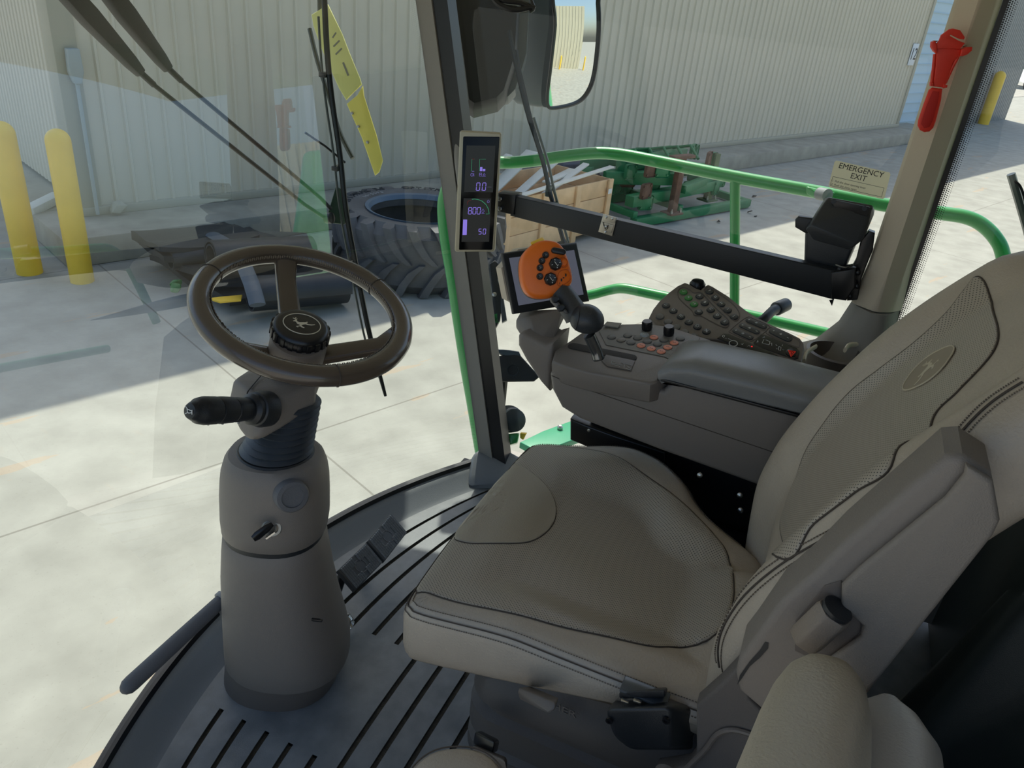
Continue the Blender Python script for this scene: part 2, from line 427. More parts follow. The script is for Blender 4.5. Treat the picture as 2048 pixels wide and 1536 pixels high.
# distant green tractor
tp = U(2040, 172, z=G); tp = EYE + (tp - EYE) * .985; tp.z = G
S_ = 1.75
t = thing('tractor', tp, 'green tractor parked far away at the right edge', 'tractor')
fx = Vector((-.75, .3, 0)).normalized(); fy = Vector((0, 0, 1)); fz = fx.cross(fy)
def TP(a, b, c): return tp + (fx * a + fz * b + fy * c) * S_
bm = B(); hull(bm, [TP(a, b, c) for a, c in ((.2, .7), (.2, 1.35), (1.7, .7), (1.75, 1.05), (1.3, 1.35)) for b in (-.32, .32)], .06); obj('hood', bm, GREEN, t)
bm = B(); box(bm, TP(1.76, 0, .85), (.2, .9, .5), (fx, fz, fy), .03); obj('grille', bm, BLACK, t)
bm = B(); hull(bm, [TP(a, b, c) for a, c in ((-.9, .9), (.2, .9), (-.8, 1.9), (.05, 1.9)) for b in (-.4, .4)], .05); obj('cab', bm, mat('dark_cab_glass', (30, 36, 38), .1), t)
bm = B(); box(bm, TP(-.38, 0, 1.95), (2.2, 2.0, .2), (fx, fz, fy), .06); obj('roof', bm, GREEN, t)
for a, r in ((1.3, .38), (-.5, .6)):
    for b in (-.65, .65):
        bm = B(); lathe(bm, [(r * S_ * .55, -.3), (r * S_, -.3), (r * S_, .3), (r * S_ * .55, .3)], TP(a, b, r), fz, 20); wl = obj('wheel', bm, TYRE, t)
        bm = B(); lathe(bm, [(.02, -.22), (r * S_ * .56, -.26), (r * S_ * .56, .26), (.02, .22)], TP(a, b, r), fz, 16); obj('rim', bm, YEL, wl)

# ---- big tyre lying on its side
TC = Vector((7.93, 4.42, G)); RO, RI, TH = 1.03, .60, .78
t = thing('large_tyre', TC, 'large used tractor tyre lying on its side in the shade', 'tyre')
prof = [(RI, .14), (RI + .04, .05), (RI + .25, 0.0), (RO - .16, .03), (RO - .07, .12), (RO - .05, TH / 2), (RO - .07, TH - .12), (RO - .16, TH - .03), (RI + .25, TH), (RI + .04, TH - .03), (RI, TH - .08), (RI + .02, TH - .16), (RO - .2, TH - .14), (RO - .14, TH / 2), (RO - .2, .14), (RI + .02, .2)]
bm = B(); R_ = [ring(bm, TC + Vector((0, 0, h)), Vector((1, 0, 0)), Vector((0, 1, 0)), r, r, 72) for r, h in prof]; skin(bm, R_, close=True); obj('carcass', bm, TYRE, t)
bm = B(); lathe(bm, [(RI - .01, 0), (RI + .03, .0), (RI + .03, .03), (RI - .01, .03)], TC + Vector((0, 0, TH - .045)), (0, 0, 1), 72)
for v in bm.verts: pass
bm.free()
bm = B(); n = 72; pr = [(RI - .015, TH - .07), (RI + .01, TH - .02), (RI + .05, TH - .01), (RI + .02, TH - .08)]
skin(bm, [ring(bm, TC + Vector((0, 0, h)), Vector((1, 0, 0)), Vector((0, 1, 0)), r, r, n) for r, h in pr], close=True); obj('bead', bm, mat('bead_rubber', (86, 104, 122), .4), t)
NL = 22
for k in range(NL):
    for side in (0, 1):
        bm = B(); a0 = 2 * PI * (k + side * .5) / NL; q = []
        for s, (fr, da) in enumerate([(1.02, -.02), (.98, .0), (.8, .05), (.62, .12), (.5, .2)]):
            z_ = TH * fr if side else TH * (1 - fr)
            z_ = min(max(z_, .0), TH)
            rr = RO + (-.1 if s == 0 else (-.02 if s == 1 else .0)); aw = .045 if s < 4 else .03
            row = []
            for (dr, dd) in ((-.1, -aw - .012), (.0, -aw), (.0, aw), (-.1, aw + .012)):
                a = a0 + da * 1.3 + dd
                row.append(bm.verts.new(TC + Vector((math.cos(a) * (rr + dr), math.sin(a) * (rr + dr), z_))))
            q.append(row)
        skin(bm, q); obj('tread_lug', bm, TYRE, t)
# raised lettering as one mesh on the sidewall
def arc_text1(name, s, c, r, a0, da, size, m, parent, ext=.004):
    bm = B()
    for i, ch in enumerate(s):
        if ch == ' ': continue
        a = a0 - da * i; rd = Vector((math.cos(a), math.sin(a), 0)); xx = Vector((math.sin(a), -math.cos(a), 0))
        o = text('tmp', ch, c + rd * r, xx, rd, size, m, None, ext); bm.from_mesh(o.data); me = o.data; bpy.data.objects.remove(o); bpy.data.meshes.remove(me)
    return obj(name, bm, m, parent)
arc_text1('lettering_print', 'OPTITRAC RS   OPTITRAC RS', TC + Vector((0, 0, TH + .002)), .86, math.radians(118), math.radians(5.4), .13, mat('raised_rubber', (52, 54, 58), .6), t)
arc_text1('chalk_print', '35/5576', TC + Vector((0, 0, TH + .002)), .72, math.radians(98), math.radians(4.4), .07, mat('chalk', (170, 172, 172), .8), t, .001)

# ---- pine crate
CA = math.radians(-7)
cu_, cv_ = UH * math.cos(CA) - VH * math.sin(CA), VH * math.cos(CA) + UH * math.sin(CA)
co = U(1208, 470, z=G); CL, CW, CH = 2.4, 1.05, .84
def CP(a, b, c): return co - cu_ * a + cv_ * b + Vector((0, 0, c))      # a: leftwards along the front
AXC = (cu_, cv_, Vector((0, 0, 1)))
t = thing('wooden_crate', co, 'long open pine crate filled with loose boards', 'crate')
for side, b in (('front', .02), ('back', CW - .02)):
    for k in range(3):
        z0 = .12 + k * .24
        bm = B(); box(bm, CP(CL / 2, b, z0 + .118), (CL, .022, .232), AXC, .003); obj('side_board', bm, WOOD, t)
    for a in (.05, .85, 1.6, 2.35):
        bm = B(); box(bm, CP(a, b + (-.03 if side == 'front' else .03), CH / 2 - .0), (.11, .035, CH), AXC, .004); obj('post', bm, WOOD, t)
for a in (.01, CL - .01):
    for k in range(3):
        bm = B(); box(bm, CP(a, CW / 2, .12 + k * .24 + .118), (.022, CW - .06, .232), AXC, .003); obj('end_board', bm, WOOD, t)
bm = B(); box(bm, CP(CL / 2, CW / 2, .1), (CL, CW - .08, .03), AXC); obj('base', bm, WOOD, t)
bm = B(); box(bm, CP(.1, -.052, .68), (.09, .004, .07), AXC); obj('paper_label', bm, WHITE, t)
LB = ['whitewashed board lying along the front rim of the pine crate', 'broad pale board leaning over the back of the crate', 'pale board sticking up from the middle of the crate', 'thin pale board poking up at the right in the crate', 'whitewashed board across the left of the crate', 'pale board resting right-most over the crate rim']
for i, (a0, b0, z0, a1, b1, z1, w_) in enumerate([(2.3, -.03, .87, -.1, .1, .98, .08), (2.1, .75, .55, .95, .78, 1.16, .2), (1.75, .5, .6, .45, .6, 1.12, .14), (1.45, .25, .66, .2, .35, 1.0, .1), (2.3, .9, .6, 1.3, .9, 1.12, .12), (1.2, .3, .86, .3, .5, .9, .12)]):
    p0, p1 = CP(a0, b0, z0), CP(a1, b1, z1); x_ = (p1 - p0).normalized(); y_ = Vector((0, 0, 1)).cross(x_).normalized()
    bm = B(); box(bm, (p0 + p1) / 2, ((p1 - p0).length, w_, .022), (x_, y_, x_.cross(y_)), .003)
    tag(obj('loose_board', bm, WOODW), LB[i], 'board', 'boards in the crate')

# ---- green implement on its shipping frame
MO = W(10.2, 7.05, G)
ma = math.radians(-4); mu = UH * math.cos(ma) + VH * math.sin(ma); mv = VH * math.cos(ma) - UH * math.sin(ma)
def MP(a, b, c):
    if a < -.5: a = -.5 + (a + .5) * .05
    return MO + mu * a + mv * b + Vector((0, 0, c))
AXM = (mu, mv, Vector((0, 0, 1)))
t = thing('implement_frame', MO, 'green implement parts stacked on a long steel shipping frame', 'machine part')
def beam(name, a0, b0, c0, a1, b1, c1, s, m=GREEND):
    p0, p1 = MP(a0, b0, c0), MP(a1, b1, c1); x_ = (p1 - p0).normalized(); y_ = Vector((0, 0, 1)).cross(x_).normalized()
    bm = B(); box(bm, (p0 + p1) / 2, ((p1 - p0).length, s, s), (x_, y_, x_.cross(y_)), .008); return obj(name, bm, m, t)
beam('skid_rail', -1.2, 0, .09, 2.6, .1, .09, .14); beam('skid_rail', -1.2, 1.3, .09, 2.7, 1.2, .09, .14)
beam('cross_rail', 2.6, .05, .09, 2.7, 1.25, .09, .12); beam('cross_rail', .6, 0, .2, .6, 1.3, .2, .1); beam('cross_rail', -.6, 0, .2, -.6, 1.3, .2, .1)
for k, (a0, b0, a1, b1, c, s) in enumerate([(-1.1, .15, 1.9, .35, .38, .17), (-1.0, .75, .5, .15, .62, .19), (-.2, 1.0, 2.1, .75, .55, .17), (-.6, 1.25, 1.8, 1.3, .74, .2), (-.3, .65, 1.6, .95, .8, .18), (-1.3, 1.15, .3, 1.6, .6, .16), (.6, .05, 2.2, .5, .5, .13)]):
    bm0 = beam('square_beam', a0, b0, c, a1, b1, c + .04, s)
for k in range(26):
    a = random.uniform(-.35, 2.1); b = random.uniform(-.02, 1.2); c = random.uniform(.3, .95)
    an = random.uniform(-.5, .5); x_ = (mu * math.cos(an) + mv * math.sin(an)); y_ = Vector((0, 0, 1)).cross(x_)
    bm = B(); box(bm, MP(a, b, c), (.26, .03, .24), (x_, y_, Vector((0, 0, 1))), .04)
    for sx in (-1, 1):
        for sz in (-1, 1): lathe(bm, [(.018, -.03), (.018, .03)], MP(a, b, c) + x_ * (.09 * sx) + Vector((0, 0, .08 * sz)), y_, 8)
    obj('mounting_bracket', bm, GREEND if k % 5 else RUST, t)
for a, b, h in ((.35, -.02, .88), (1.75, .35, .8)):
    bm = B(); box(bm, MP(a, b, .15 + h / 2), (.13, .1, h), AXM, .008); box(bm, MP(a, b, .16), (.3, .24, .03), AXM, .003)
    if b < 0: box(bm, MP(a, b, .17 + h), (.5, .14, .05), AXM, .01)
    obj('upright_post', bm, RUST if b < 0 else mat('olive_steel', (110, 120, 84), .7, var=.2, vscale=6), t)
    for sx in (-1, 1):
        bm = B(); lathe(bm, [(.022, 0), (.022, .035), (.01, .036), (.01, .07)], MP(a + .11 * sx, b - .08, .175), (0, 0, 1), 8); obj('bolt', bm, STEEL, t)
for k in range(5):
    a = -.2 + k * .35
    bm = B(); tube(bm, [MP(a, .3, .9), MP(a + .12, .6, 1.05), MP(a + .1, .95, .95)], .025, 8); obj('linkage_rod', bm, GREEND, t)
bm = B(); hull(bm, [MP(-.9 + a, 1.7 + b, c) for a in (0, 1.3) for b in (0, .35) for c in (.0, .62)], .05); tag(obj('steel_bin', bm, mat('navy_steel', (46, 60, 84), .5)), 'dark blue steel bin behind the green implement parts', 'bin')

# ---- heap of black rubber belts / sheets
po = W(3.6, 8.0, G)
t = thing('rubber_belt_pile', po, 'heap of folded black rubber belting lying by the ledge', 'belting')
def sheet(name, pts4, th, m=BELT, wav=.02, cur=0, parent=t):
    """quad sheet of given corners (world), curled"""
    a, b, c, d = [Vector(p) for p in pts4]; N1, N2 = 14, 10; bm = B(); g0 = []; g1 = []
    for i in range(N1 + 1):
        r0 = []; r1 = []
        for j in range(N2 + 1):
            u, v = i / N1, j / N2
            p = a.lerp(b, u).lerp(d.lerp(c, u), v)
            p = p + Vector((0, 0, wav * math.sin(u * 9 + v * 4) + cur * (2 * v - 1) ** 2))
            r0.append(bm.verts.new(p)); r1.append(bm.verts.new(p + Vector((0, 0, th))))
        g0.append(r0); g1.append(r1)
    for i in range(N1):
        for j in range(N2):
            bm.faces.new((g0[i][j], g0[i][j + 1], g0[i + 1][j + 1], g0[i + 1][j])); bm.faces.new((g1[i][j], g1[i + 1][j], g1[i + 1][j + 1], g1[i][j + 1]))
    for i in range(N1):
        for j in (0, N2): bm.faces.new((g0[i][j], g0[i + 1][j], g1[i + 1][j], g1[i][j]))
    for j in range(N2):
        for i in (0, N1): bm.faces.new((g0[i][j], g0[i][j + 1], g1[i][j + 1], g1[i][j]))
    return obj(name, bm, m, parent)
def S(px, py, z): return U(px, py, z=z)
sheet('belt_sheet', [S(300, 520, -1.72), S(460, 615, -1.72), S(700, 560, -1.72), S(520, 480, -1.72)], .06, wav=.03)
sheet('belt_sheet', [S(280, 500, -1.6), S(420, 585, -1.6), S(640, 545, -1.6), S(500, 470, -1.62)], .07, wav=.03, cur=.06)
sheet('belt_sheet', [S(265, 488, -1.46), S(330, 535, -1.48), S(560, 505, -1.5), S(470, 465, -1.46)], .06, wav=.012, cur=.05)
sheet('belt_sheet', [S(264, 478, -1.38), S(320, 512, -1.36), S(520, 487, -1.38), S(450, 457, -1.36)], .05, wav=.015, cur=.04)
def rolled(pa, pb, r, turns=1.6, th=.02):
    pa, pb = Vector(pa), Vector(pb); ax = (pb - pa).normalized(); xx = ax.cross(Vector((0, 0, 1))).normalized(); yy = xx.cross(ax)
    bm = B(); N = 40; rows = []
    for i in range(N + 1):
        a = 2 * PI * turns * i / N; rr = r * (1 - .35 * i / N)
        rows.append([bm.verts.new(p + xx * math.cos(a) * q + yy * math.sin(a) * q) for p in (pa, pb) for q in (rr, rr - th)])
    for A_, C_ in zip(rows, rows[1:]):
        for i, j in ((0, 1), (1, 3), (3, 2), (2, 0)): bm.faces.new((A_[i], A_[j], C_[j], C_[i]))
    return obj('rolled_belt', bm, BELT, t)
rolled(S(420, 512, -1.3), S(620, 500, -1.4), .17); rolled(S(340, 520, -1.45), S(450, 505, -1.45), .13); rolled(S(500, 590, -1.55), S(690, 575, -1.6), .2)
bm = B(); tube(bm, cr([S(425, 470, -1.3), S(470, 500, -1.25), S(500, 560, -1.35), S(515, 610, -1.5)], 8), .035, 10, flat=2.2); obj('hose_band', bm, mat('grey_rubber', (84, 92, 100), .5), t)
bm = B(); prism(bm, [S(418, 600, -1.55), S(440, 597, -1.55), S(485, 593, -1.55), S(482, 603, -1.55), S(440, 607, -1.55)], (0, 0, .02), .004); obj('yellow_flap', bm, YEL, t)
for (px, py) in ((345, 575), (352, 568), (455, 555)):
    p = S(px, py, -1.6); bm = B(); hull(bm, [p + Vector([random.uniform(-.07, .07) for _ in range(3)]) for _ in range(9)], .01); obj('green_fitting', bm, mat('bright_green_plastic', (60, 120, 60), .5), t)
# small debris on the concrete
for i, (px, py) in enumerate([(1438, 442), (1500, 424), (1509, 392), (1510, 430)]):
    p = U(px, py, z=G + .03); bm = B(); hull(bm, [p + Vector([random.uniform(-.045, .045) for _ in range(2)] + [random.uniform(-.03, .03)]) for _ in range(8)])
    tag(obj('stone', bm, mat('dark_stone', (60, 58, 54), .9)), ['dark clod nearest the corner of the green shipping frame', 'small dark clod between the first and the railing post', 'small dark clod just right of the green railing post, upper', 'small dark clod just right of the green railing post, lower'][i], 'debris', 'clods on the concrete')
# ================================================================ THE CAB SHELL
ZV = Vector((0, 0, 1)); XV = Vector((1, 0, 0)); YV = Vector((0, 1, 0))
def fedge(x): return 1.0 - .395 * (x - 1.1) ** 2      # floor front edge before the sill
# floor slab: mat with grooves
def floor_mat():
    m = mat('ribbed_floor_mat', (112, 120, 126), .4, spec=.5)
    l = m.node_tree.links; b = m.node_tree.nodes['Principled BSDF']; tc = nd(m, 'ShaderNodeTexCoord')
    t = nd(m, 'ShaderNodeTexNoise'); t.inputs['Scale'].default_value = 18; t.inputs['Detail'].default_value = 8; l.new(tc.outputs['Object'], t.inputs['Vector'])
    cr_ = nd(m, 'ShaderNodeValToRGB'); e = cr_.color_ramp.elements; e[0].position = .35; e[0].color = lin((98, 104, 108)); e[1].position = .75; e[1].color = lin((124, 128, 130)); l.new(t.outputs[0], cr_.inputs[0])
    t2 = nd(m, 'ShaderNodeTexNoise'); t2.inputs['Scale'].default_value = 400; t2.inputs['Detail'].default_value = 2; l.new(tc.outputs['Object'], t2.inputs['Vector'])
    k = mth(m, 'MULTIPLY', mth(m, 'GREATER_THAN', t2.outputs[0], .68), .35)
    mx = nd(m, 'ShaderNodeMix', data_type='RGBA'); l.new(k, mx.inputs[0]); l.new(cr_.outputs[0], mx.inputs[6]); mx.inputs[7].default_value = lin((140, 130, 110)); l.new(mx.outputs[2], b.inputs['Base Color'])
    bp = nd(m, 'ShaderNodeBump'); bp.inputs['Strength'].default_value = .15; bp.inputs['Distance'].default_value = .002; l.new(t2.outputs[0], bp.inputs['Height']); l.new(bp.outputs[0], b.inputs['Normal'])
    r = mth(m, 'MULTIPLY_ADD', t.outputs[0], .3, .25); l.new(r, b.inputs['Roughness'])
    return m
FMAT = floor_mat()
GROOVE = mat('groove_dirt', (66, 62, 52), .95, bump=1, scale=300, var=.3, vscale=60)
def rail_y(y0, x):      # a groove line that bends with the front near the right
    k = max(0, (y0 - .45) / .5)
    return y0 - .35 * k * (x - 1.1) ** 2
bm = B()
XS = [.3 + i * (1.93 - .3) / 40 for i in range(41)]
ys = [-.75]; g = -.2; grooves = []
while g < .93: grooves.append(g); g += .062
segs = []; y = -.75
for gg in grooves: segs.append((y, gg - .006, 0)); segs.append((gg - .006, gg + .006, 1)); y = gg + .006
segs.append((y, None, 0))
def ycl(yy, x): return min(rail_y(yy, x) if yy > -.2 else yy, fedge(x))
for a, b_, isg in segs:
    for x0, x1 in zip(XS, XS[1:]):
        g_here = isg and not (.80 < x0 < 1.13 and a > .66) and not (x0 < .62 and a > .8)
        zz = -.008 if g_here else 0
        pa = [(x0, ycl(a, x0)), (x1, ycl(a, x1)), (x1, fedge(x1) if b_ is None else ycl(b_, x1)), (x0, fedge(x0) if b_ is None else ycl(b_, x0))]
        if abs(pa[3][1] - pa[0][1]) < 1e-5 and abs(pa[2][1] - pa[1][1]) < 1e-5: continue
        vs = [bm.verts.new((p[0], p[1], zz)) for p in pa]
        try: f = bm.faces.new(vs); f.material_index = 1 if g_here else 0
        except Exception: pass
        if g_here:
            for (i, j) in ((0, 1), (2, 3)):
                q = [vs[i], vs[j], bm.verts.new(vs[j].co + ZV * .008), bm.verts.new(vs[i].co + ZV * .008)]
                f = bm.faces.new(q); f.material_index = 1
bmesh.ops.remove_doubles(bm, verts=bm.verts, dist=1e-5)
floor_ob = struct(obj('floor', bm, [FMAT, GROOVE]))
bm = B(); box(bm, (1.1, .1, -.06), (1.75, 1.6, .09)); struct(obj('floor_slab', bm, BLACK))
# raised sill of the mat along the windshield
def front_strip(name, prof, m, x0=.28, x1=1.93, N=48):
    bm = B(); rows = []
    for i in range(N + 1):
        x = x0 + (x1 - x0) * i / N; rows.append([bm.verts.new((x, fedge(x) + dy, z)) for dy, z in prof])
    for A_, C_ in zip(rows, rows[1:]):
        for i in range(len(prof) - 1): bm.faces.new((A_[i], A_[i + 1], C_[i + 1], C_[i]))
    return obj(name, bm, m)
struct(front_strip('trim_front', [(-.03, -.002), (0, .004), (.03, .035), (.05, .045), (.062, .045), (.062, -.1), (-.03, -.1)], mat('sill_mat', (112, 117, 121), .42, bump=.15, scale=300)))
struct(front_strip('trim_seal', [(.05, .046), (.054, .058), (.072, .058), (.076, .03), (.07, 0)], BLACKM))
# right front corner of the mat, rising to the pillar
bm = B(); hull(bm, [(1.80, .80, 0), (1.95, .52, 0), (1.95, .80, 0), (1.86, .84, 0), (1.95, .80, .10), (1.93, .6, .05), (1.88, .83, .08), (1.95, .55, .04), (1.82, .81, .03)], .012); struct(obj('trim_corner_mat', bm, mat('sill_mat', (112, 117, 121), .42)))
# windshield: curved pane with thickness
bm = B(); NX, NZ = 40, 14; GR = []
for side in (0, 1):
    gr = []
    for i in range(NX + 1):
        x = .22 + (1.955 - .22) * i / NX
        gr.append([bm.verts.new((x, wsy(x, z) + .005 * side, z)) for z in [.03 + (1.62 - .03) * j / NZ for j in range(NZ + 1)]])
    GR.append(gr)
for side in (0,):
    for i in range(NX):
        for j in range(NZ): bm.faces.new((GR[side][i][j], GR[side][i + 1][j], GR[side][i + 1][j + 1], GR[side][i][j + 1]))
for v in [v for v in bm.verts if not v.link_faces]: bm.verts.remove(v)
struct(obj('window_1', bm, GLASS, ang=180))
def pane(name, pts):
    bm = B(); bm.faces.new([bm.verts.new(p) for p in pts]); return struct(obj(name, bm, GLASS2))
pane('window_2', [(1.962, -.16, .08), (1.962, .80, .08), (1.962, 1.12, 1.56), (1.962, -.16, 1.56)])
pane('window_3', [(1.962, -.66, .5), (1.962, -.17, .5), (1.962, -.17, 1.56), (1.962, -.66, 1.56)])

# A pillar: grey inner trim + black rubber, leaning with the windshield
def apil(u, z, dx=0): return Vector((1.95 + dx, wsy(1.95, z) + u, z))
def pillar(name, m, y0, y1, x0, x1, z0=.04, z1=1.62, bev=.006):
    bm = B(); zs = [z0 + (z1 - z0) * k / 8 for k in range(9)]
    rows = [[bm.verts.new((x, wsy(1.95, z) + yy, z)) for x, yy in ((x0, y0), (x1, y0), (x1, y1), (x0, y1))] for z in zs]
    skin(bm, rows); return struct(obj(name, bm, m))
pillar('trim_pillar_grey', GREYT, -.012, .034, 1.895, 1.94)
pillar('trim_pillar_black', BLACKM, -.055, -.014, 1.90, 1.948)
bm = B(); tube(bm, [(1.915, wsy(1.95, z) - .02, z) for z in [.05 + k * .2 for k in range(8)]], .006, 8); struct(obj('trim_pillar_chrome', bm, CHROME))
# dotted frit bands baked on the glass edges
def frit(name, fn, n_along, n_across, pitch, m=BLACKM):
    bm = B()
    for i in range(n_along):
        for j in range(n_across):
            r = .0021 * (1 - .72 * j / n_across)
            p, xx, yy = fn(i * pitch + (pitch / 2 if j % 2 else 0), (j + .5) * pitch)
            vs = [bm.verts.new(p + xx * (r * math.cos(a)) + yy * (r * math.sin(a))) for a in (0, PI / 3, 2 * PI / 3, PI, 4 * PI / 3, 5 * PI / 3)]
            bm.faces.new(vs)
    return struct(obj(name, bm, m, fix=False))
tv = Vector((0, .22, 1)).normalized()
frit('trim_frit_front', lambda s, c: ((lambda x, z: (Vector((x, wsy(x, z) - .002, z)), Vector((1, .67, 0)).normalized(), tv))(1.905 - c * 1.0, .06 + s * .98)), 340, 6, .0044)
frit('trim_frit_side', lambda s, c: (Vector((1.958, -.216 - c, .66 + s)), Vector((0, 1, 0)), ZV), 215, 4, .0044)
# B pillar: upper beige, lower grey flare
bm = B(); zs = [.80, .9, 1.1, 1.3, 1.62]
def bsec(z, dy=0):
    k = max(0, .95 - z)
    return [Vector((1.96, -.118 + k * .1, z)), Vector((1.925, -.122 + k * .12, z)), Vector((1.893, -.158, z)), Vector((1.915, -.192, z)), Vector((1.96, -.206 - k * .1, z))]
rows = [[bm.verts.new(p) for p in bsec(z)] for z in zs]; skin(bm, rows)
es = [e for e in bm.edges if abs((e.verts[0].co - e.verts[1].co).normalized().z) > .7]
bmesh.ops.bevel(bm, geom=es, offset=.012, segments=3, affect='EDGES', profile=.5)
struct(obj('trim_pillar_beige', bm, BEIGE))
bm = B(); rows = []
for z, ya, yb, xi in ((.797, -.105, -.212, .0), (.74, -.09, -.218, -.004), (.68, -.05, -.24, -.012), (.64, .02, -.29, -.03), (.60, .09, -.4, -.05), (.56, .14, -.6, -.07), (.30, .16, -.7, -.07), (.05, .16, -.75, -.07)):
    rows.append([bm.verts.new(p) for p in (Vector((1.955, ya, z)), Vector((1.92 + xi, ya - .012, z)), Vector((1.89 + xi, (ya + yb) / 2 + .01, z)), Vector((1.895 + xi, yb + .03, z)), Vector((1.955, yb, z)))])
skin(bm, rows); struct(obj('trim_pillar_base', bm, GREYT, ang=60))
# window sill at the right behind the console
bm = B(); prism(bm, [(1.9565, -.205, .62), (1.9565, -.216, .62), (1.9565, -.216, 1.56), (1.9565, -.205, 1.56)], (.003, 0, 0)); struct(obj('trim_seal_side', bm, BLACKM))
# rear: lower panel, frames
bm = B(); box(bm, (1.1, -.80, .80), (1.7, .06, 1.62), None, .01); struct(obj('wall_rear', bm, DARKG))
bm = B(); box(bm, (1.66, -.66, .28), (.46, .3, .56), None, .03); struct(obj('trim_rear_shelf', bm, DARKG))
bm = B(); box(bm, (1.1, -.78, .785), (1.7, .05, .07), None, .01)
for x in (.27, 1.93): box(bm, (x, -.78, 1.2), (.06, .05, .85), None, .01)
struct(obj('trim_rear_frame', bm, BLACK))
bm = B(); hull(bm, [(1.38, -.79, .0), (1.55, -.79, .0), (1.37, -.42, .0), (1.5, -.40, 0), (1.40, -.79, .60), (1.55, -.79, .62), (1.42, -.52, .48), (1.5, -.52, .5)], .03); struct(obj('trim_rear_panel', bm, DARKG))
# left side: door frame posts, roof with headliner, header
bm = B(); box(bm, (.25, -.72, .8), (.08, .14, 1.6), None, .01); struct(obj('trim_left_rear_post', bm, GREYT))
bm = B()
zs = [.03 + k * .2 for k in range(9)]; rows = [[bm.verts.new((x, wsy(.22, z) + yy, z)) for x, yy in ((.19, -.05), (.25, -.05), (.25, .02), (.19, .02))] for z in zs]; skin(bm, rows); struct(obj('trim_left_front_post', bm, GREYT))
bm = B(); prism(bm, [(.1, -.95, 1.62), (2.6, -.95, 1.62), (2.6, 1.2, 1.62), (2.42, 1.26, 1.62), (2.38, 1.42, 1.62), (2.6, 1.48, 1.62), (2.6, 1.7, 1.62), (2.0, 1.95, 1.62), (1.5, 1.98, 1.62), (.7, 1.85, 1.62), (.1, 1.2, 1.62)], (0, 0, .2), .03); struct(obj('ceiling', bm, mat('headliner', (196, 188, 172), .9)))  # unseen roof edge widened and notched to place the sun patch on the floor
bm = B(); prism(bm, [(.1, -.95, 1.83), (2.6, -.95, 1.83), (2.6, 1.2, 1.83), (2.42, 1.26, 1.83), (2.38, 1.42, 1.83), (2.6, 1.48, 1.83), (2.6, 1.7, 1.83), (2.0, 1.95, 1.83), (1.5, 1.98, 1.83), (.7, 1.85, 1.83), (.1, 1.2, 1.83)], (0, 0, .08), .03); struct(obj('ceiling_roof', bm, GREEN))  # same notched outline, shaped for where the sun reaches the cab floor
# ================================================================ STEERING COLUMN
HV = Vector((.934, .358, 0))                     # horizontal direction eye -> column
SV = Vector((-.358, .934, 0))                    # across it (towards the left of the photo)
AX0 = Vector((.985, .815, 0))
def onax(px, py, off=0): return U(px, py, pl=(AX0 + HV * off, HV))
def dep(p): return (p - EYE).dot(c2w(Vector((0, 0, -1))))
def rings_px(bm, rows, sq=1.0, n=40, pw=1.0, cap=True):
    R_ = []
    for (yc, xl, xr) in rows:
        c = onax((xl + xr) / 2, yc); r = (xr - xl) / 2 * dep(c) / FPX
        R_.append(ring(bm, c, -SV, HV, r, r * sq, n, pw=pw))
    return skin(bm, R_, cap=cap)
base = onax(560, 1352); base.z = 0
col = thing('steering_column', base, 'taupe steering column standing on the floor mat with its steering wheel', 'steering column')
bm = B(); rings_px(bm, [(1362, 452, 664), (1352, 455, 668), (1330, 457, 678), (1300, 459, 688), (1270, 462, 690)], .92, pw=.88); obj('foot_cover', bm, TAUPE_D, col)
bm = B(); rings_px(bm, [(1300, 461, 696), (1296, 458, 697), (1270, 456, 697), (1240, 454, 690), (1190, 451, 676), (1140, 449, 664), (1090, 450, 655), (1060, 452, 650), (1054, 458, 645)], .92, pw=.88); lowc = obj('lower_cover', bm, TAUPE, col)
bm = B(); rings_px(bm, [(1052, 455, 646), (1046, 450, 652), (1020, 447, 656), (980, 446, 656), (950, 447, 655), (930, 449, 652), (912, 454, 645), (902, 462, 634), (899, 480, 618)], .92, pw=.88); upc = obj('upper_cover', bm, TAUPE, col)
bm = B(); rings_px(bm, [(1060, 455, 647), (1044, 455, 649)], .93, pw=.88); obj('cover_seam', bm, BLACK, col)
# vertical moulding line on the right of the covers
for nm, rows in (('lower', [(1072, 612), (1150, 640), (1220, 662), (1300, 672)]), ('upper', [(930, 610), (980, 634), (1040, 636)])):
    pass
# rubber bellows
bm = B(); rows = []
n_b = 9
for k in range(n_b * 2 + 1):
    t_ = k / (n_b * 2); yc = 902 - 104 * t_; xc = 551 + (590 - 551) * t_; r = (73 - 20 * t_) * (1 if k % 2 else .88)
    rows.append((yc, xc - r, xc + r))
rings_px(bm, rows, .95, n=36); obj('bellows', bm, mat('bellows_rubber', (50, 56, 62), .38), col, ang=60)
bm = B(); rings_px(bm, [(908, 474, 628), (902, 473, 629), (898, 478, 624)], .95); obj('bellows_collar', bm, BLACK, col)
# neck housing between bellows and wheel
def UD(px, py, d): return U(px, py, d=d)
nd0 = dep(onax(560, 830))
near, far = nd0 - .085, nd0 + .07
bm = B(); hull(bm, [UD(467, 759, near + .03), UD(497, 779, near), UD(545, 801, near - .01), UD(632, 766, near + .05), UD(504, 735, far), UD(560, 722, far), UD(628, 740, far),
                    UD(458, 800, near + .04), UD(478, 858, near + .02), UD(494, 878, near + .01), UD(512, 885, near), UD(562, 856, near + .02), UD(631, 812, near + .06), UD(631, 800, far), UD(485, 830, far - .02)], .008, 3)
neck = obj('neck_housing', bm, TAUPE, col, ang=50)
bm = B(); lathe(bm, [(.046, -.08), (.048, 0), (.043, .05), (.040, .06)], UD(595, 735, nd0 - .01), (0, -.33, .94), 28); obj('hub_collar', bm, TAUPE, col)
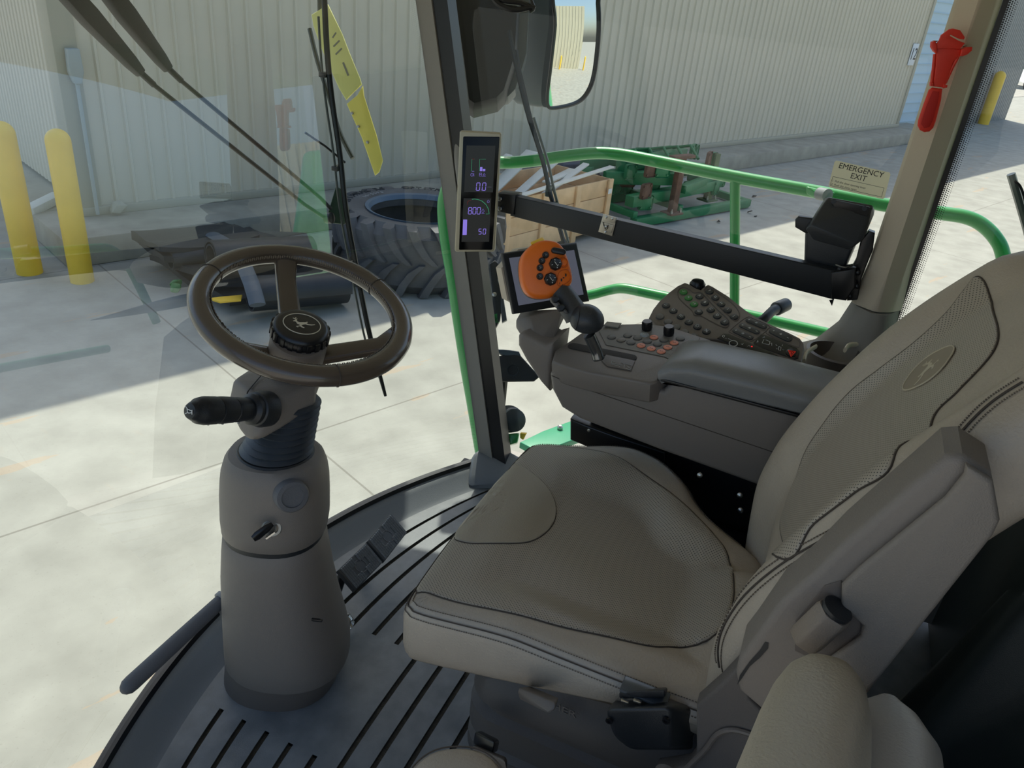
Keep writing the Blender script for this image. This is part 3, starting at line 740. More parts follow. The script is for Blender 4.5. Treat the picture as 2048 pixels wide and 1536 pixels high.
# round cap, key and hole on the front of the column
def col_surface(px, py, sq=.92):
    """point on the near side of the cover"""
    p = onax(px, py); return p
def on_cover(px, py, rp):
    # rp: half-width in px of the cover near this height; walk towards the eye
    c = onax(549, py); r = rp * dep(c) / FPX
    q = U(px, py, pl=(c - HV * (r * .86), HV)); return q
nrm = (-HV + Vector((.2, -.15, .18))).normalized()
capn = (-HV + Vector((.35, -.45, .25))).normalized()
p = on_cover(582, 990, 95)
bm = B(); lathe(bm, [(.031, -.045), (.031, .008), (.028, .012), (.0205, .013), (.0200, .0105), (.004, .0105)], p, capn, 32); obj('round_cap', bm, HANDLE, col, label='round dark grey cap')
p2 = on_cover(545, 1050, 95)
bm = B(); lathe(bm, [(.019, -.02), (.019, .010), (.0165, .014), (.012, .014), (.012, .006), (.001, .006)], p2, nrm, 24); ign = obj('ignition_lock', bm, mat('silver_plastic', (150, 152, 150), .35, .5), col)
kx, ky, kn = frame_from(nrm); kd = (kx * -.8 - ky * .6).normalized(); kp = p2 + nrm * .014
bm = B(); box(bm, kp + nrm * .014, (.020, .003, .03), (kd, nrm.cross(kd), nrm)); obj('key_blade', bm, STEEL, ign)
bm = B(); a = UD(545, 1048, dep(p2) - .03); b_ = UD(506, 1078, dep(p2) - .045)
tube(bm, [a, a.lerp(b_, .3), a.lerp(b_, .8), b_], [.005, .009, .010, .007], 12, flat=.5); obj('key_head', bm, BLACKM, ign)
p3 = on_cover(532, 967, 97); bm = B(); lathe(bm, [(.0065, -.004), (.0065, .0012), (.001, .0012)], p3, nrm, 16); obj('screw_hole', bm, BLACKM, col)
p4 = on_cover(634, 1240, 112); bm = B(); box(bm, p4, (.022, .006, .006), (SV, HV, ZV), .002); obj('clip_slot', bm, BLACKM, col)
# stalk with grips
sa = UD(515, 818, nd0 - .10); sb = UD(388, 822, nd0 - .225); ax = (sb - sa); L = ax.length; ax.normalize()
bm = B(); lathe(bm, [(.031, -.02), (.032, .0), (.029, .01), (.026, .012), (.027, .022), (.021, .028)], sa - ax * .005, ax, 32); obj('stalk_boot', bm, BLACK, col)
bm = B(); lathe(bm, [(.0175, .02), (.0195, .03), (.021, .05), (.020, .056), (.0175, .058)], sa, ax, 28)
lathe(bm, [(.0175, .058), (.0215, .060), (.0225, .085), (.021, .091), (.018, .093)], sa, ax, 28)
lathe(bm, [(.0185, .093), (.0225, .095), (.023, .118), (.0205, .131), (.016, .136), (.0155, .140), (.012, .146), (.002, .148)], sa, ax, 28)
stalk = obj('control_stalk', bm, BLACK, col)
bm = B()
for k in range(10):
    for h0 in (.063, .036):
        a = .5 + k * .12; xx, yy, _ = frame_from(ax); q = sa + ax * (h0 + .012) + (xx * math.cos(a + 2.6) + yy * math.sin(a + 2.6)) * .0222
        box(bm, q, (.018, .0008, .0012), (ax, xx, yy))
obj('grip_ribs', bm, BLACKM, stalk)
hx, hy, hn = frame_from(-c2w(Vector((0, 0, -1))), c2w(Vector((0, 1, 0))))
ho = UD(388, 822, nd0 - .228) + ax * .012
def polyline(bm, pts, r=.0006, n=6): tube(bm, pts, r, n); return bm
ex, ey, en = frame_from(ax, c2w(Vector((0, 1, 0))))
if ex.dot(hx) < 0: ex = -ex
tipc = sa + ax * .1487
bm = B()
for pl_ in ([(-.006, .008), (-.002, .004), (-.001, -.002), (-.006, -.004)], [(-.001, .003), (.006, .001), (.008, -.002), (.001, -.003), (-.001, -.001)], [(.008, .002), (.008, -.005)]):
    polyline(bm, [tipc + ex * u + ey * v for u, v in pl_], .0007)
obj('horn_symbol', bm, WHITE, stalk)
bm = B()
for h_ in (.04, .075, .105):
    for k in range(5):
        a = PI * (.9 + k * .16); xx, yy, _ = frame_from(ax, ZV); q = sa + ax * h_ + (xx * math.cos(a) + yy * math.sin(a)) * .0224
        box(bm, q, (.003, .0025, .003), (ax, xx, yy))
obj('stalk_symbols', bm, GREYINK, stalk)
bm = B(); tube(bm, cr([UD(530, 742, nd0 - .02), UD(497, 781, near - .006), UD(496, 792, near - .008), UD(494, 800, near - .003)], 6), .0012, 6); obj('housing_seam', bm, BLACKM, col)

# ---- steering wheel (part of the column)
WC = Vector((.985, .763, .882)); RW = .1665
tx, ty = math.radians(17), math.radians(-4)
WN = Vector((math.sin(ty), -math.sin(tx) * math.cos(ty), math.cos(tx) * math.cos(ty)))
W1 = Vector((0, 1, 0)).cross(WN).normalized(); W2 = WN.cross(W1)
def wp(a, r, h=0): return WC + (W1 * math.cos(a) + W2 * math.sin(a)) * r + WN * h
bm = B(); n = 96; rings = []
for i in range(n):
    a = 2 * PI * i / n; rd = W1 * math.cos(a) + W2 * math.sin(a)
    rings.append(ring(bm, WC + rd * (RW - .0), rd, WN, .0185, .0165, 16))
skin(bm, rings, close=True); wheel = obj('steering_wheel', bm, WLEATH, col)
def wang(px, py):
    p = U(px, py, pl=(WC, WN)); v = p - WC; return math.atan2(v.dot(W2), v.dot(W1))
# leather joins
for px, py in ((405, 540), (765, 570), (672, 750)):
    a = wang(px, py); rd = W1 * math.cos(a) + W2 * math.sin(a)
    bm = B(); tg = WN.cross(rd); N_ = 20
    tube(bm, [WC + rd * (RW + .0187 * math.cos(b)) + WN * (.0167 * math.sin(b)) for b in [2 * PI * k / N_ for k in range(N_)]], .0011, 6, closed=True); obj('leather_join', bm, SEAM, wheel)
# stitching along the inner side
bm = B()
for i in range(230):
    a = 2 * PI * i / 230; rd = W1 * math.cos(a) + W2 * math.sin(a); tg = WN.cross(rd)
    c = WC + rd * (RW - .0178) + WN * .006
    box(bm, c, (.0028, .0014, .005), ((tg + WN * (.8 if i % 2 else -.8)).normalized(), rd, WN))
obj('stitching', bm, mat('rim_thread', (120, 108, 92), .7), wheel)
HCc = WC - WN * .012 - W2 * .004
hub_c = U(600, 672, pl=(WC, WN))
for (px, py, wd) in ((569, 505, .0155), (800, 668, .0145), (470, 662, .0145)):
    a = wang(px, py); rd = W1 * math.cos(a) + W2 * math.sin(a); tg = WN.cross(rd)
    o_ = wp(a, RW - .006); i_ = hub_c - WN * .045 + (o_ - hub_c).normalized() * .03
    k = o_ * .8 + i_ * .2 - WN * .018
    bm = B(); rows = []
    for q, sc_ in ((o_, 1.5), (o_ * .93 + k * .07, 1.15), (k, 1.0), (i_, 1.1)):
        x_ = (o_ - i_).normalized(); y_ = WN.cross(x_).normalized(); z_ = x_.cross(y_)
        rows.append(ring(bm, q, y_, z_, wd * sc_ * 1.15, .010 * (1.35 if q is o_ else 1), 16, pw=.6))
    skin(bm, rows); obj('spoke', bm, WLEATH if px != 1 else TAUPE, wheel)
    bm = B(); q = o_ * .72 + k * .28 + WN * 0; tube(bm, [q + (y_ * math.cos(b)) * wd * 1.25 + z_ * math.sin(b) * .0125 for b in [2 * PI * t / 20 for t in range(20)]], .001, 6, closed=True); obj('spoke_trim', bm, SEAM, wheel)
bm = B(); lathe(bm, [(.044, -.062), (.0455, -.03), (.0455, -.012), (.043, -.008)], hub_c, WN, 36); obj('hub', bm, TAUPE, wheel)
cap_c = U(604, 648, pl=(hub_c + WN * .014, WN))
bm = B(); lathe(bm, [(.041, -.034), (.0455, -.030), (.0465, -.012), (.0445, -.006), (.041, -.002), (.038, -.0008), (.034, .0)], cap_c, WN, 48)
for k in range(20):
    a = 2 * PI * k / 20; rd = W1 * math.cos(a) + W2 * math.sin(a); box(bm, cap_c + rd * .0462 - WN * .017, (.004, .0085, .018), (rd, WN.cross(rd), WN), .001)
capo = obj('hub_cap', bm, BLACKM, wheel)
def deer(bm, c, xx, yy, s, zz, th=.0006):
    """leaping stag outline, x forward (head at -x)"""
    P_ = [(-.50, .30), (-.42, .34), (-.36, .30), (-.30, .16), (-.12, .12), (.10, .20), (.28, .26), (.40, .36), (.46, .30), (.34, .14), (.52, .08), (.78, .12), (1.0, .22), (.98, .14), (.72, .0), (.44, -.02), (.30, .02), (.16, -.06), (.02, -.20), (.10, -.34), (.26, -.42), (.20, -.48), (.0, -.42), (-.10, -.28), (-.14, -.12), (-.26, -.12), (-.34, -.02), (-.40, .12), (-.48, .16), (-.60, .12), (-.62, .18), (-.54, .26)]
    prism(bm, [c + xx * (x * s) + yy * (y * s) for x, y in P_], zz * th)
    for a0, b0, a1, b1 in ((-.42, .3, -.52, .56), (-.40, .3, -.36, .54), (-.48, .44, -.66, .52), (-.50, .5, -.44, .66), (-.06, -.30, -.34, -.44), (-.34, -.44, -.20, -.50)):
        p, q = c + xx * (a0 * s) + yy * (b0 * s), c + xx * (a1 * s) + yy * (b1 * s); d_ = (q - p); l_ = d_.length; d_.normalize()
        box(bm, (p + q) / 2 + zz * th / 2, (l_, s * .055, th), (d_, zz.cross(d_), zz))
    return bm
EMB = mat('emblem_cream', (206, 198, 176), .5)
# emblem axes as seen: long axis to the right and a little down in the photo
ea = (U(640, 652, pl=(cap_c, WN)) - U(575, 640, pl=(cap_c, WN))).normalized(); eb = WN.cross(ea)
bm = B(); tube(bm, [cap_c + ea * (.0295 * math.cos(t_)) + eb * (.0265 * math.sin(t_)) + WN * .0004 for t_ in [2 * PI * k / 48 for k in range(48)]], .0008, 6, closed=True)
deer(bm, cap_c + WN * .0002 + ea * -.001, ea, eb, .0215, WN); obj('stag_emblem', bm, EMB, wheel)

# ---- foot pedals
def pedal(px4, label):
    c4 = [U(px, py, z=z) for px, py, z in px4]
    c4[3] = c4[0] + c4[2] - c4[1]; cen = sum(c4, Vector()) / 4; nn = (c4[1] - c4[0]).cross(c4[3] - c4[0]).normalized()
    if nn.z < 0: nn = -nn
    t = thing('foot_pedal', (cen.x, cen.y, 0), label, 'pedal')
    bm = B(); prism(bm, [p for p in c4], -nn * .014, .003); pad = obj('pedal_pad', bm, mat('pedal_rubber', (58, 60, 62), .5), t)
    ux = (c4[1] - c4[0]); uy = (c4[3] - c4[0]); bm = B(); NX_, NY_ = 16, 16
    for i in range(NX_):
        for j in range(NY_):
            u, v = (i + .5) / NX_, (j + .5) / NY_
            if (abs(u - .5) < .09 and True) or (abs(u - .5) < .22 and abs(v - .5) < .2): continue
            p = c4[0] + ux * (.05 + .9 * u) + uy * (.05 + .9 * v); s_ = ux.length * .024
            q = [bm.verts.new(p + ux.normalized() * a * s_ + uy.normalized() * b * s_) for a, b in ((-1, -1), (1, -1), (1, 1), (-1, 1))]; top = bm.verts.new(p + nn * .0045)
            for k in range(4): bm.faces.new((q[k], q[(k + 1) % 4], top))
    obj('grip_studs', bm, mat('stud_rubber', (120, 124, 126), .5), pad, ang=10)
    bm = B(); cc = c4[0] + ux * .5 + uy * .5; a_ = ux.normalized(); b_ = nn.cross(a_)
    tube(bm, [cc + a_ * .016 * math.cos(t_) + b_ * .016 * math.sin(t_) for t_ in [2 * PI * k / 28 for k in range(28)]], .0013, 6, closed=True); obj('pedal_ring', bm, HANDLE, pad)
    bm = B(); tube(bm, cr([cen - nn * .01, cen - nn * .05 + YV * .02, Vector((cen.x - .03, cen.y + .06, .015))], 5), .012, 10); obj('pedal_arm', bm, BLACKM, t)
pedal([(676, 1140, .15), (733, 1085, .15), (766, 1124, .115), (713, 1188, .10)], 'ribbed black foot pedal nearest the steering column')
pedal([(735, 1082, .15), (782, 1026, .15), (815, 1064, .115), (768, 1120, .10)], 'ribbed black foot pedal farther from the steering column')
# steel spring by the foot of the column
bm = B(); a = U(694, 1243, z=.03); b_ = U(702, 1256, z=.012); 
hp = []
for k in range(60):
    t_ = k / 59; ang_ = t_ * 2 * PI * 6; hp.append(a.lerp(b_, t_) + Vector((math.cos(ang_) * .012, 0, math.sin(ang_) * .012 + .01)))
tube(bm, hp, .002, 6); tag(obj('coil_spring', bm, STEEL), 'small bright steel coil spring at the foot of the steering column', 'spring')
# ---- rod-shaped lever left of the column
la = U(257, 1372, z=.14); lb = U(468, 1178, d=dep(onax(551, 1190)) + .03); lx = (lb - la).normalized()
t = thing('floor_lever', (lb.x, lb.y, 0), 'long dark grey rod lever sticking out left of the steering column', 'lever')
bm = B(); lathe(bm, [(.004, -.016), (.010, -.012), (.0155, -.003), (.0165, .008), (.0160, .12), (.0150, .20), (.0140, (lb - la).length)], la, lx, 24); obj('rod', bm, HANDLE, t)
q = la.lerp(lb, .88); bm = B(); lathe(bm, [(.019, -.004), (.019, .006)], q, lx, 24); obj('clamp_ring', bm, mat('grey_plastic', (140, 140, 140), .5), t)
bm = B(); prism(bm, [U(437, 1196, d=dep(q)), U(457, 1204, d=dep(q) + .03), U(457, 1232, d=dep(q) + .03), U(440, 1230, d=dep(q) + .01), U(432, 1212, d=dep(q))], HV * .004, .001); obj('bracket', bm, mat('grey_plastic', (140, 140, 140), .5), t)
# small printed notice on the windshield near the lever
n0 = UWS(425, 1243, -.004); nx = Vector((1, 2 * -.395 * (n0.x - 1.1), 0)).normalized(); ny = Vector((0, .22, 1)).normalized()
bm = B()
for k in range(6): box(bm, n0 + ny * (.018 - .007 * k), (.034 + .006 * math.sin(k * 2.1), .0002, .0012), (nx, nx.cross(ny), ny))
tag(obj('printed_notice', bm, mat('faint_ink', (150, 140, 120), .6)), 'faint lines of small print on the windshield behind the lever', 'notice')
# ================================================================ OPERATOR SEAT
seat = thing('operator_seat', (1.115, .18, 0), 'large beige leather operator seat with perforated cushion and back', 'seat')
XC, HA = 1.115, .285
from mathutils.bvhtree import BVHTree
def sstep(t): t = min(1, max(0, t)); return t * t * (3 - 2 * t)
_co = [(.853, .45), (.860, .475), (.885, .492), (1.0, .503), (1.15, .508), (1.30, .508), (1.425, .506), (1.462, .494), (1.482, .455), (1.488, .38), (1.500, .31), (1.503, .25), (1.480, .185), (1.425, .125), (1.365, .085), (1.325, .045), (1.308, 0), (1.29, -.045), (1.24, -.085), (1.1, -.10), (.95, -.10), (.885, -.09), (.858, -.06), (.853, 0), (.851, .12), (.850, .25), (.851, .36)]
OUT2 = cr([Vector((x, y, 0)) for x, y in _co], 6, True)
CC = Vector((1.13, .2, 0)); NO = len(OUT2)
def off_out(ins):
    out = []
    for i in range(NO):
        t_ = (OUT2[(i + 1) % NO] - OUT2[(i - 1) % NO]).normalized(); n_ = Vector((-t_.y, t_.x, 0))
        if n_.dot(CC - OUT2[i]) < 0: n_ = -n_
        out.append(OUT2[i] + n_ * ins)
    return out
def ztop(x, y, f):
    z = .470 + .036 * sstep((f - .5) / .38) * sstep((.46 - y) / .2) * (1 if x > 1.0 else .75)
    if y > .38: z -= .8 * (y - .38) ** 2
    if y < .05 and x > 1.2: z -= .25 * (.05 - y)
    return z - .010 * math.exp(-((y - .1) ** 2) / .04 - ((x - CC.x) / .2) ** 2)
def zbot(y): return min(.43, max(.332, .335 + (.46 - y) * .26))
bm = B(); R_ = []
for ins, dz in ((.03, -.006), (.012, -.002), (.003, .010), (-.001, .030)):
    R_.append([bm.verts.new((p.x, p.y, zbot(p.y) + dz)) for p in off_out(ins)])
for ins, dz in ((-.002, -.034), (.001, -.024), (.006, -.015), (.014, -.007), (.024, -.002), (.034, 0)):
    R_.append([bm.verts.new((p.x, p.y, max(ztop(p.x, p.y, 1) + dz, zbot(p.y) + .034))) for p in off_out(ins)])
inner = off_out(.034)
for k in range(1, 40):
    f = 1 - k / 40
    R_.append([bm.verts.new((lambda q: (q.x, q.y, ztop(q.x, q.y, f)))(CC + (p - CC) * f)) for p in inner])
skin(bm, R_); bm.normal_update(); CUSH_BVH = BVHTree.FromBMesh(bm)
edge_rows = [[v.co.copy() for v in R_[k]] for k in (5, 6, 7)]
cush = obj('seat_cushion', bm, LEATH, seat, ang=70)
def cast_px(bvh, px, py):
    h = bvh.ray_cast(EYE, ray(px, py).normalized()); return h[0]
def cast_dir(bvh, p, d, far=.5):
    d = Vector(d); h = bvh.ray_cast(Vector(p) - d * far, d); return (h[0], h[1]) if h[0] is not None else (None, None)
def near_px(bvh, px, py, cx, cy):
    """surface point at a pixel; if it misses, walk towards the inside"""
    for k in range(60):
        q = cast_px(bvh, px + (cx - px) * k / 60, py + (cy - py) * k / 60)
        if q is not None: return q
def patch(outline, bvh, d, off, K=18, dome=0):
    c = sum(outline, Vector()) / len(outline); bm = B(); uv = bm.loops.layers.uv.new('UVMap'); R_ = []
    def sp(p, o):
        h, nn = cast_dir(bvh, p, d)
        if h is None:
            h, nn, _, _ = bvh.find_nearest(p)
        if nn.dot(Vector(d)) > 0: nn = -nn
        return h + nn * o
    R_.append([bm.verts.new(sp(p, -.0005)) for p in outline])
    for k in range(K):
        f = (1 - k / K) * (.993 if k == 0 else 1)
        R_.append([bm.verts.new(sp(c + (p - c) * f, off + dome * (1 - f * f))) for p in outline])
    n = len(outline)
    for A_, C_ in zip(R_, R_[1:]):
        for i in range(n): bm.faces.new((A_[i], A_[(i + 1) % n], C_[(i + 1) % n], C_[i]))
    bm.faces.new(R_[-1]); return bm, uv
def finish_patch(name, bm, uv, m, parent, proj):
    bmesh.ops.recalc_face_normals(bm, faces=bm.faces[:])
    for f in bm.faces:
        for l in f.loops: l[uv].uv = proj(l.vert.co)
    return obj(name, bm, m, parent, ang=80)
def surf_line(name, pts, bvh, r, m, parent, d, off=.0008):
    bm = B(); L_ = []
    for p in pts:
        h, nn = cast_dir(bvh, p, d)
        if h is None: h, nn, _, _ = bvh.find_nearest(p)
        if nn.dot(Vector(d)) > 0: nn = -nn
        L_.append(h + nn * off)
    tube(bm, L_, r, 6); return obj(name, bm, m, parent)
def dashes(name, L_, parent, dashed=True, step=.0046):
    bm = B()
    for a, b in zip(L_, L_[1:]):
        ln = (b - a).length
        if ln < 1e-5 or ln > .05: continue
        if not dashed:
            x_ = (b - a).normalized(); y_ = x_.orthogonal().normalized(); box(bm, (a + b) / 2, (ln * 1.15, .0022, .0022), (x_, y_, x_.cross(y_))); continue
        ns = max(1, round(ln / step))
        for k in range(ns):
            p, q = a.lerp(b, (k + .1) / ns), a.lerp(b, (k + .72) / ns)
            x_ = (q - p).normalized(); y_ = x_.orthogonal().normalized(); box(bm, (p + q) / 2, ((q - p).length, .0014, .0014), (x_, y_, x_.cross(y_)))
    return obj(name, bm, STITCH if dashed else SEAM, parent)
DN_ = Vector((0, 0, -1))
pan = [(827, 1185), (858, 1187), (936, 1210), (1092, 1246), (1210, 1273), (1300, 1293), (1346, 1295), (1405, 1285), (1440, 1262), (1462, 1222), (1468, 1172), (1456, 1113), (1421, 1062), (1366, 1007), (1288, 949), (1210, 906), (1131, 879), (1062, 868), (1035, 885), (1000, 915), (960, 970), (925, 1020), (880, 1090), (845, 1150)]
def inb(p, ins=.010):
    """keep a panel point just inside the cushion's edge"""
    O_ = off_out(ins); best = min(range(NO), key=lambda i: (O_[i].xy - p.xy).length)
    q = O_[best]; n_ = (CC - OUT2[best]).normalized()
    if (p.xy - q.xy).dot((CC.xy - q.xy)) < 0: return Vector((q.x, q.y, p.z))
    return p
O = [inb(near_px(CUSH_BVH, px, py, 1180, 1120)) for px, py in pan]; O = [inb(p) for p in cr(O, 6, True)]
bm, uv = patch(O, CUSH_BVH, DN_, .0030, 44); finish_patch('perforated_panel', bm, uv, PERF, cush, lambda c: (c.x, c.y))
pad = [(868, 1087), (905, 1022), (945, 965), (985, 925), (1035, 934), (1080, 962), (1108, 1005), (1108, 1045), (1082, 1075), (1040, 1089), (980, 1090), (915, 1084)]
O2 = [inb(near_px(CUSH_BVH, px, py, 1000, 1020), .009) for px, py in pad]; O2 = [inb(p, .009) for p in cr(O2, 6, True)]
bm, uv = patch(O2, CUSH_BVH, DN_, .0055, 24, .002); finish_patch('front_pad', bm, uv, mat('smooth_leather', (156, 146, 128), .36, bump=.3, scale=350), cush, lambda c: (c.x, c.y))
surf_line('panel_seam', O + [O[0]], CUSH_BVH, .0014, SEAM, cush, DN_); surf_line('pad_seam', O2 + [O2[0]], CUSH_BVH, .0014, SEAM, cush, DN_, .003)
sel = [i for i in range(NO) if not (OUT2[i].y < -.02)]
for k, (row, dsh) in enumerate(zip(edge_rows, (True, False, True))):
    L_ = [row[i] for i in sel]
    L_ = [p + (Vector((p.x - CC.x, p.y - CC.y, 0)).normalized() * .0008 + Vector((0, 0, .0008))) for p in L_]
    # start the run where the list wraps
    brk = max(range(len(L_) - 1), key=lambda i: (L_[i + 1] - L_[i]).length)
    L_ = L_[brk + 1:] + L_[:brk + 1]
    dashes('edge_stitching' if dsh else 'edge_seam', L_, cush, dsh)

# ---- backrest
def yc(z):
    K = [(.38, -.075), (.5, -.060), (.6, -.052), (.7, -.070), (.8, -.108), (.9, -.155), (1.0, -.212), (1.1, -.278), (1.2, -.345)]
    if z <= K[0][0]: return K[0][1]
    for (a, p), (b, q) in zip(K, K[1:]):
        if z <= b: return p + (q - p) * (z - a) / (b - a)
    return K[-1][1]
_yc0 = yc
def yc(z): return sum(_yc0(z + .045 * k / 4) * (5 - abs(k)) for k in range(-4, 5)) / 25
def hw(z):
    K = [(.40, .20), (.44, .25), (.5, .272), (.6, .281), (.8, .281), (.95, .28), (1.02, .277), (1.06, .27), (1.10, .255), (1.13, .235), (1.155, .20), (1.17, .15), (1.178, .08)]
    for (a, p), (b, q) in zip(K, K[1:]):
        if z <= b: return p + (q - p) * max(0, z - a) / (b - a)
    return .08
def Fb(x, z):
    s = (x - XC) / hw(z); b = min(1, max(0, (abs(s) - .45) / .4)); k = .062 if z < .95 else .062 - .1 * (z - .95)
    return yc(z) + max(k, .02) * b * b * (3 - 2 * b)
bm = B(); R_ = []
for z in [.40, .405, .41, .42, .43] + [.44 + .0125 * k for k in range(55)] + [1.135, 1.145, 1.153, 1.16, 1.166, 1.171, 1.176]:
    w_ = hw(z); row = []; N_ = 180
    for i in range(N_):
        a = 2 * PI * i / N_; ca, sa = math.cos(a), math.sin(a)
        x = XC + w_ * math.copysign(abs(ca) ** .62, ca); ym = yc(z) - .045
        th = 1 if z < 1.1 else max(.3, 1 - (z - 1.1) / .09)
        if z < .44: th = .5 + (z - .4) / .04 * .5
        if sa >= 0: y = ym + (Fb(x, z) - ym) * (sa ** .42) * th
        else: y = ym - .075 * (abs(sa) ** .42) * th
        row.append(bm.verts.new((x, y, z)))
    R_.append(row)
skin(bm, R_); bm.normal_update(); BACK_BVH = BVHTree.FromBMesh(bm); back = obj('backrest', bm, LEATH, seat, ang=80)
def UB(px, py): return cast_px(BACK_BVH, px, py)
bp = [(1555, 1115), (1562, 1060), (1575, 1000), (1605, 920), (1650, 845), (1700, 785), (1760, 738), (1830, 685), (1890, 630), (1930, 580), (1950, 556), (1968, 562), (1985, 610), (1997, 660), (1992, 695), (1966, 732), (1915, 785), (1866, 840), (1788, 920), (1710, 986), (1630, 1047)]
OB = cr([UB(*p) for p in bp], 8, True); DB = Vector((0, -1, -.35)).normalized()
bm, uv = patch(OB, BACK_BVH, DB, .0028, 46); finish_patch('back_perforated_panel', bm, uv, PERF, back, lambda c: (c.x, c.z * 1.15))
surf_line('back_panel_seam', OB + [OB[0]], BACK_BVH, .0014, SEAM, back, DB)
SL = [(1440, 1335), (1437, 1300), (1446, 1255), (1490, 1190), (1560, 1130), (1640, 1083), (1720, 1040), (1800, 985), (1860, 935), (1920, 870), (1975, 810), (2046, 765)]
for o, dsh in ((-1, True), (0, False), (1, True)):
    L_ = cr([q for q in (UB(x + o * 6, y + o * 9) for x, y in SL) if q is not None], 14)
    for _ in range(60): L_ = [L_[0]] + [(a + b * 2 + c) / 4 for a, b, c in zip(L_, L_[1:], L_[2:])] + [L_[-1]]
    L3 = []
    for p in L_:
        h, nn, _, _ = BACK_BVH.find_nearest(p)
        if nn.dot(EYE - h) < 0: nn = -nn
        L3.append(h + nn * .001)
    dashes('side_stitching' if dsh else 'side_seam', L3, back, dsh)
# emblem badge
ec = UB(1860, 740)
if ec:
    eN = Vector((0, 1, .55)).normalized(); eu = ((UB(1886, 705) or ec) - (UB(1836, 778) or ec)).normalized(); eN = (eN - eu * eN.dot(eu)).normalized(); ev = eN.cross(eu)
    A1 = ((UB(1886, 703) - UB(1833, 780)).length) / 2; A2 = ((UB(1878, 752) - UB(1842, 728)).length) / 2 * .9
    oval = [ec + eN * .002 + eu * (A1 * math.copysign(abs(math.cos(t_)) ** .8, math.cos(t_))) + ev * (A2 * math.copysign(abs(math.sin(t_)) ** .8, math.sin(t_))) for t_ in [2 * PI * k / 40 for k in range(40)]]
    bm = B(); prism(bm, oval, eN * .002, .0006); bdg = obj('stag_badge', bm, mat('badge_field', (140, 128, 108), .5), back)
    bm = B(); tube(bm, [p + eN * .002 for p in oval], .0012, 6, closed=True); deer(bm, ec + eN * .0038, eu * -1, ev * 1, A1 * .82, eN); obj('badge_relief', bm, mat('badge_cream', (186, 176, 152), .5), bdg)
# ---- left armrest folded up against the backrest (its side faces the door)
AXX = .775
AR = [(1478, 1318), (1500, 1290), (1560, 1205), (1625, 1150), (1690, 1085), (1790, 1000), (1890, 914), (1926, 912), (1984, 950), (1999, 1030), (1985, 1062), (1700, 1420), (1640, 1500), (1560, 1455), (1478, 1385), (1470, 1350)]
pts = [U(px, py, x=AXX) for px, py in AR]
bm = B(); prism(bm, pts, (.075, 0, 0), .010, 4); arm = obj('folded_armrest', bm, mat('armrest_plastic', (124, 116, 107), .55, bump=.35, scale=600), seat, label='grey-brown armrest folded up against the backrest')
# raised moulding on the armrest
def AP(px, py, o=0): return U(px, py, x=AXX - o)
bm = B(); prism(bm, [AP(*p, 0.0) for p in [(1684, 1160), (1720, 1125), (1890, 985), (1926, 940), (1930, 918), (1984, 952), (1998, 1032), (1985, 1060), (1720, 1395), (1600, 1470), (1590, 1335), (1640, 1322), (1722, 1262), (1726, 1240), (1683, 1205)]], (-.012, 0, 0), .006, 3); obj('armrest_side_panel', bm, mat('armrest_plastic2', (126, 118, 108), .55, bump=.35, scale=600), arm, ang=60)
bm = B(); prism(bm, [AP(*p, .0005) for p in [(1592, 1240), (1650, 1170), (1683, 1160), (1683, 1205), (1722, 1245), (1720, 1262), (1670, 1318), (1640, 1325), (1590, 1300)]], (-.0012, 0, 0), .0003); obj('knob_recess', bm, TAUPE_D, arm)
ka = AP(1612, 1262, .002); kb = AP(1672, 1205, .004); kx_ = (kb - ka).normalized(); 
bm = B(); N_ = 10; rr = []
for q in (0, .08, .92, 1):
    c = ka.lerp(kb, q) - XV * .016; s_ = .92 if q in (0, 1) else 1
    rr.append([bm.verts.new(c + (XV * math.cos(2 * PI * (i + .5) / 6) + XV.cross(kx_) * math.sin(2 * PI * (i + .5) / 6)) * .0215 * s_) for i in range(6)])
skin(bm, rr)
bmesh.ops.bevel(bm, geom=[e for e in bm.edges if abs((e.verts[0].co - e.verts[1].co).normalized().dot(kx_)) > .9], offset=.003, segments=2, affect='EDGES', profile=.5)
kn = obj('adjuster_knob', bm, mat('knob_plastic', (128, 116, 102), .5, bump=.3, scale=500), arm, ang=30)
bm = B(); lathe(bm, [(.017, -.004), (.017, .006)], kb - XV * .016, kx_, 20); obj('knob_shaft', bm, BLACK, kn)
bm = B(); sl = [AP(*p, .0008) for p in [(1474, 1370), (1480, 1350), (1500, 1322), (1520, 1300), (1530, 1284), (1537, 1286), (1536, 1297), (1520, 1315), (1500, 1332), (1484, 1356)]]; prism(bm, sl, (-.0004, 0, 0)); obj('armrest_slot', bm, BLACK, arm)
# hinge bracket below the armrest
bm = B(); prism(bm, [U(px, py, x=.80) for px, py in [(1392, 1412), (1440, 1370), (1478, 1330), (1500, 1400), (1560, 1460), (1600, 1536), (1560, 1600), (1300, 1600), (1310, 1545), (1375, 1535), (1392, 1510)]], (.03, 0, 0), .006); hb = obj('hinge_bracket', bm, mat('dark_bracket', (88, 82, 77), .55, bump=.25, scale=600), seat)
bm = B(); tube(bm, cr([U(1370, 1540, x=.797), U(1410, 1500, x=.797), U(1436, 1468, x=.797), U(1470, 1460, x=.797), U(1520, 1475, x=.797)], 6), .004, 8); obj('bracket_rib', bm, TAUPE_D, hb)
bm = B(); lathe(bm, [(.016, 0), (.016, .008), (.011, .009), (.011, .004), (.002, .004)], U(1332, 1545, x=.79), (-1, 0, 0), 20); obj('pivot_cap', bm, TAUPE, hb)
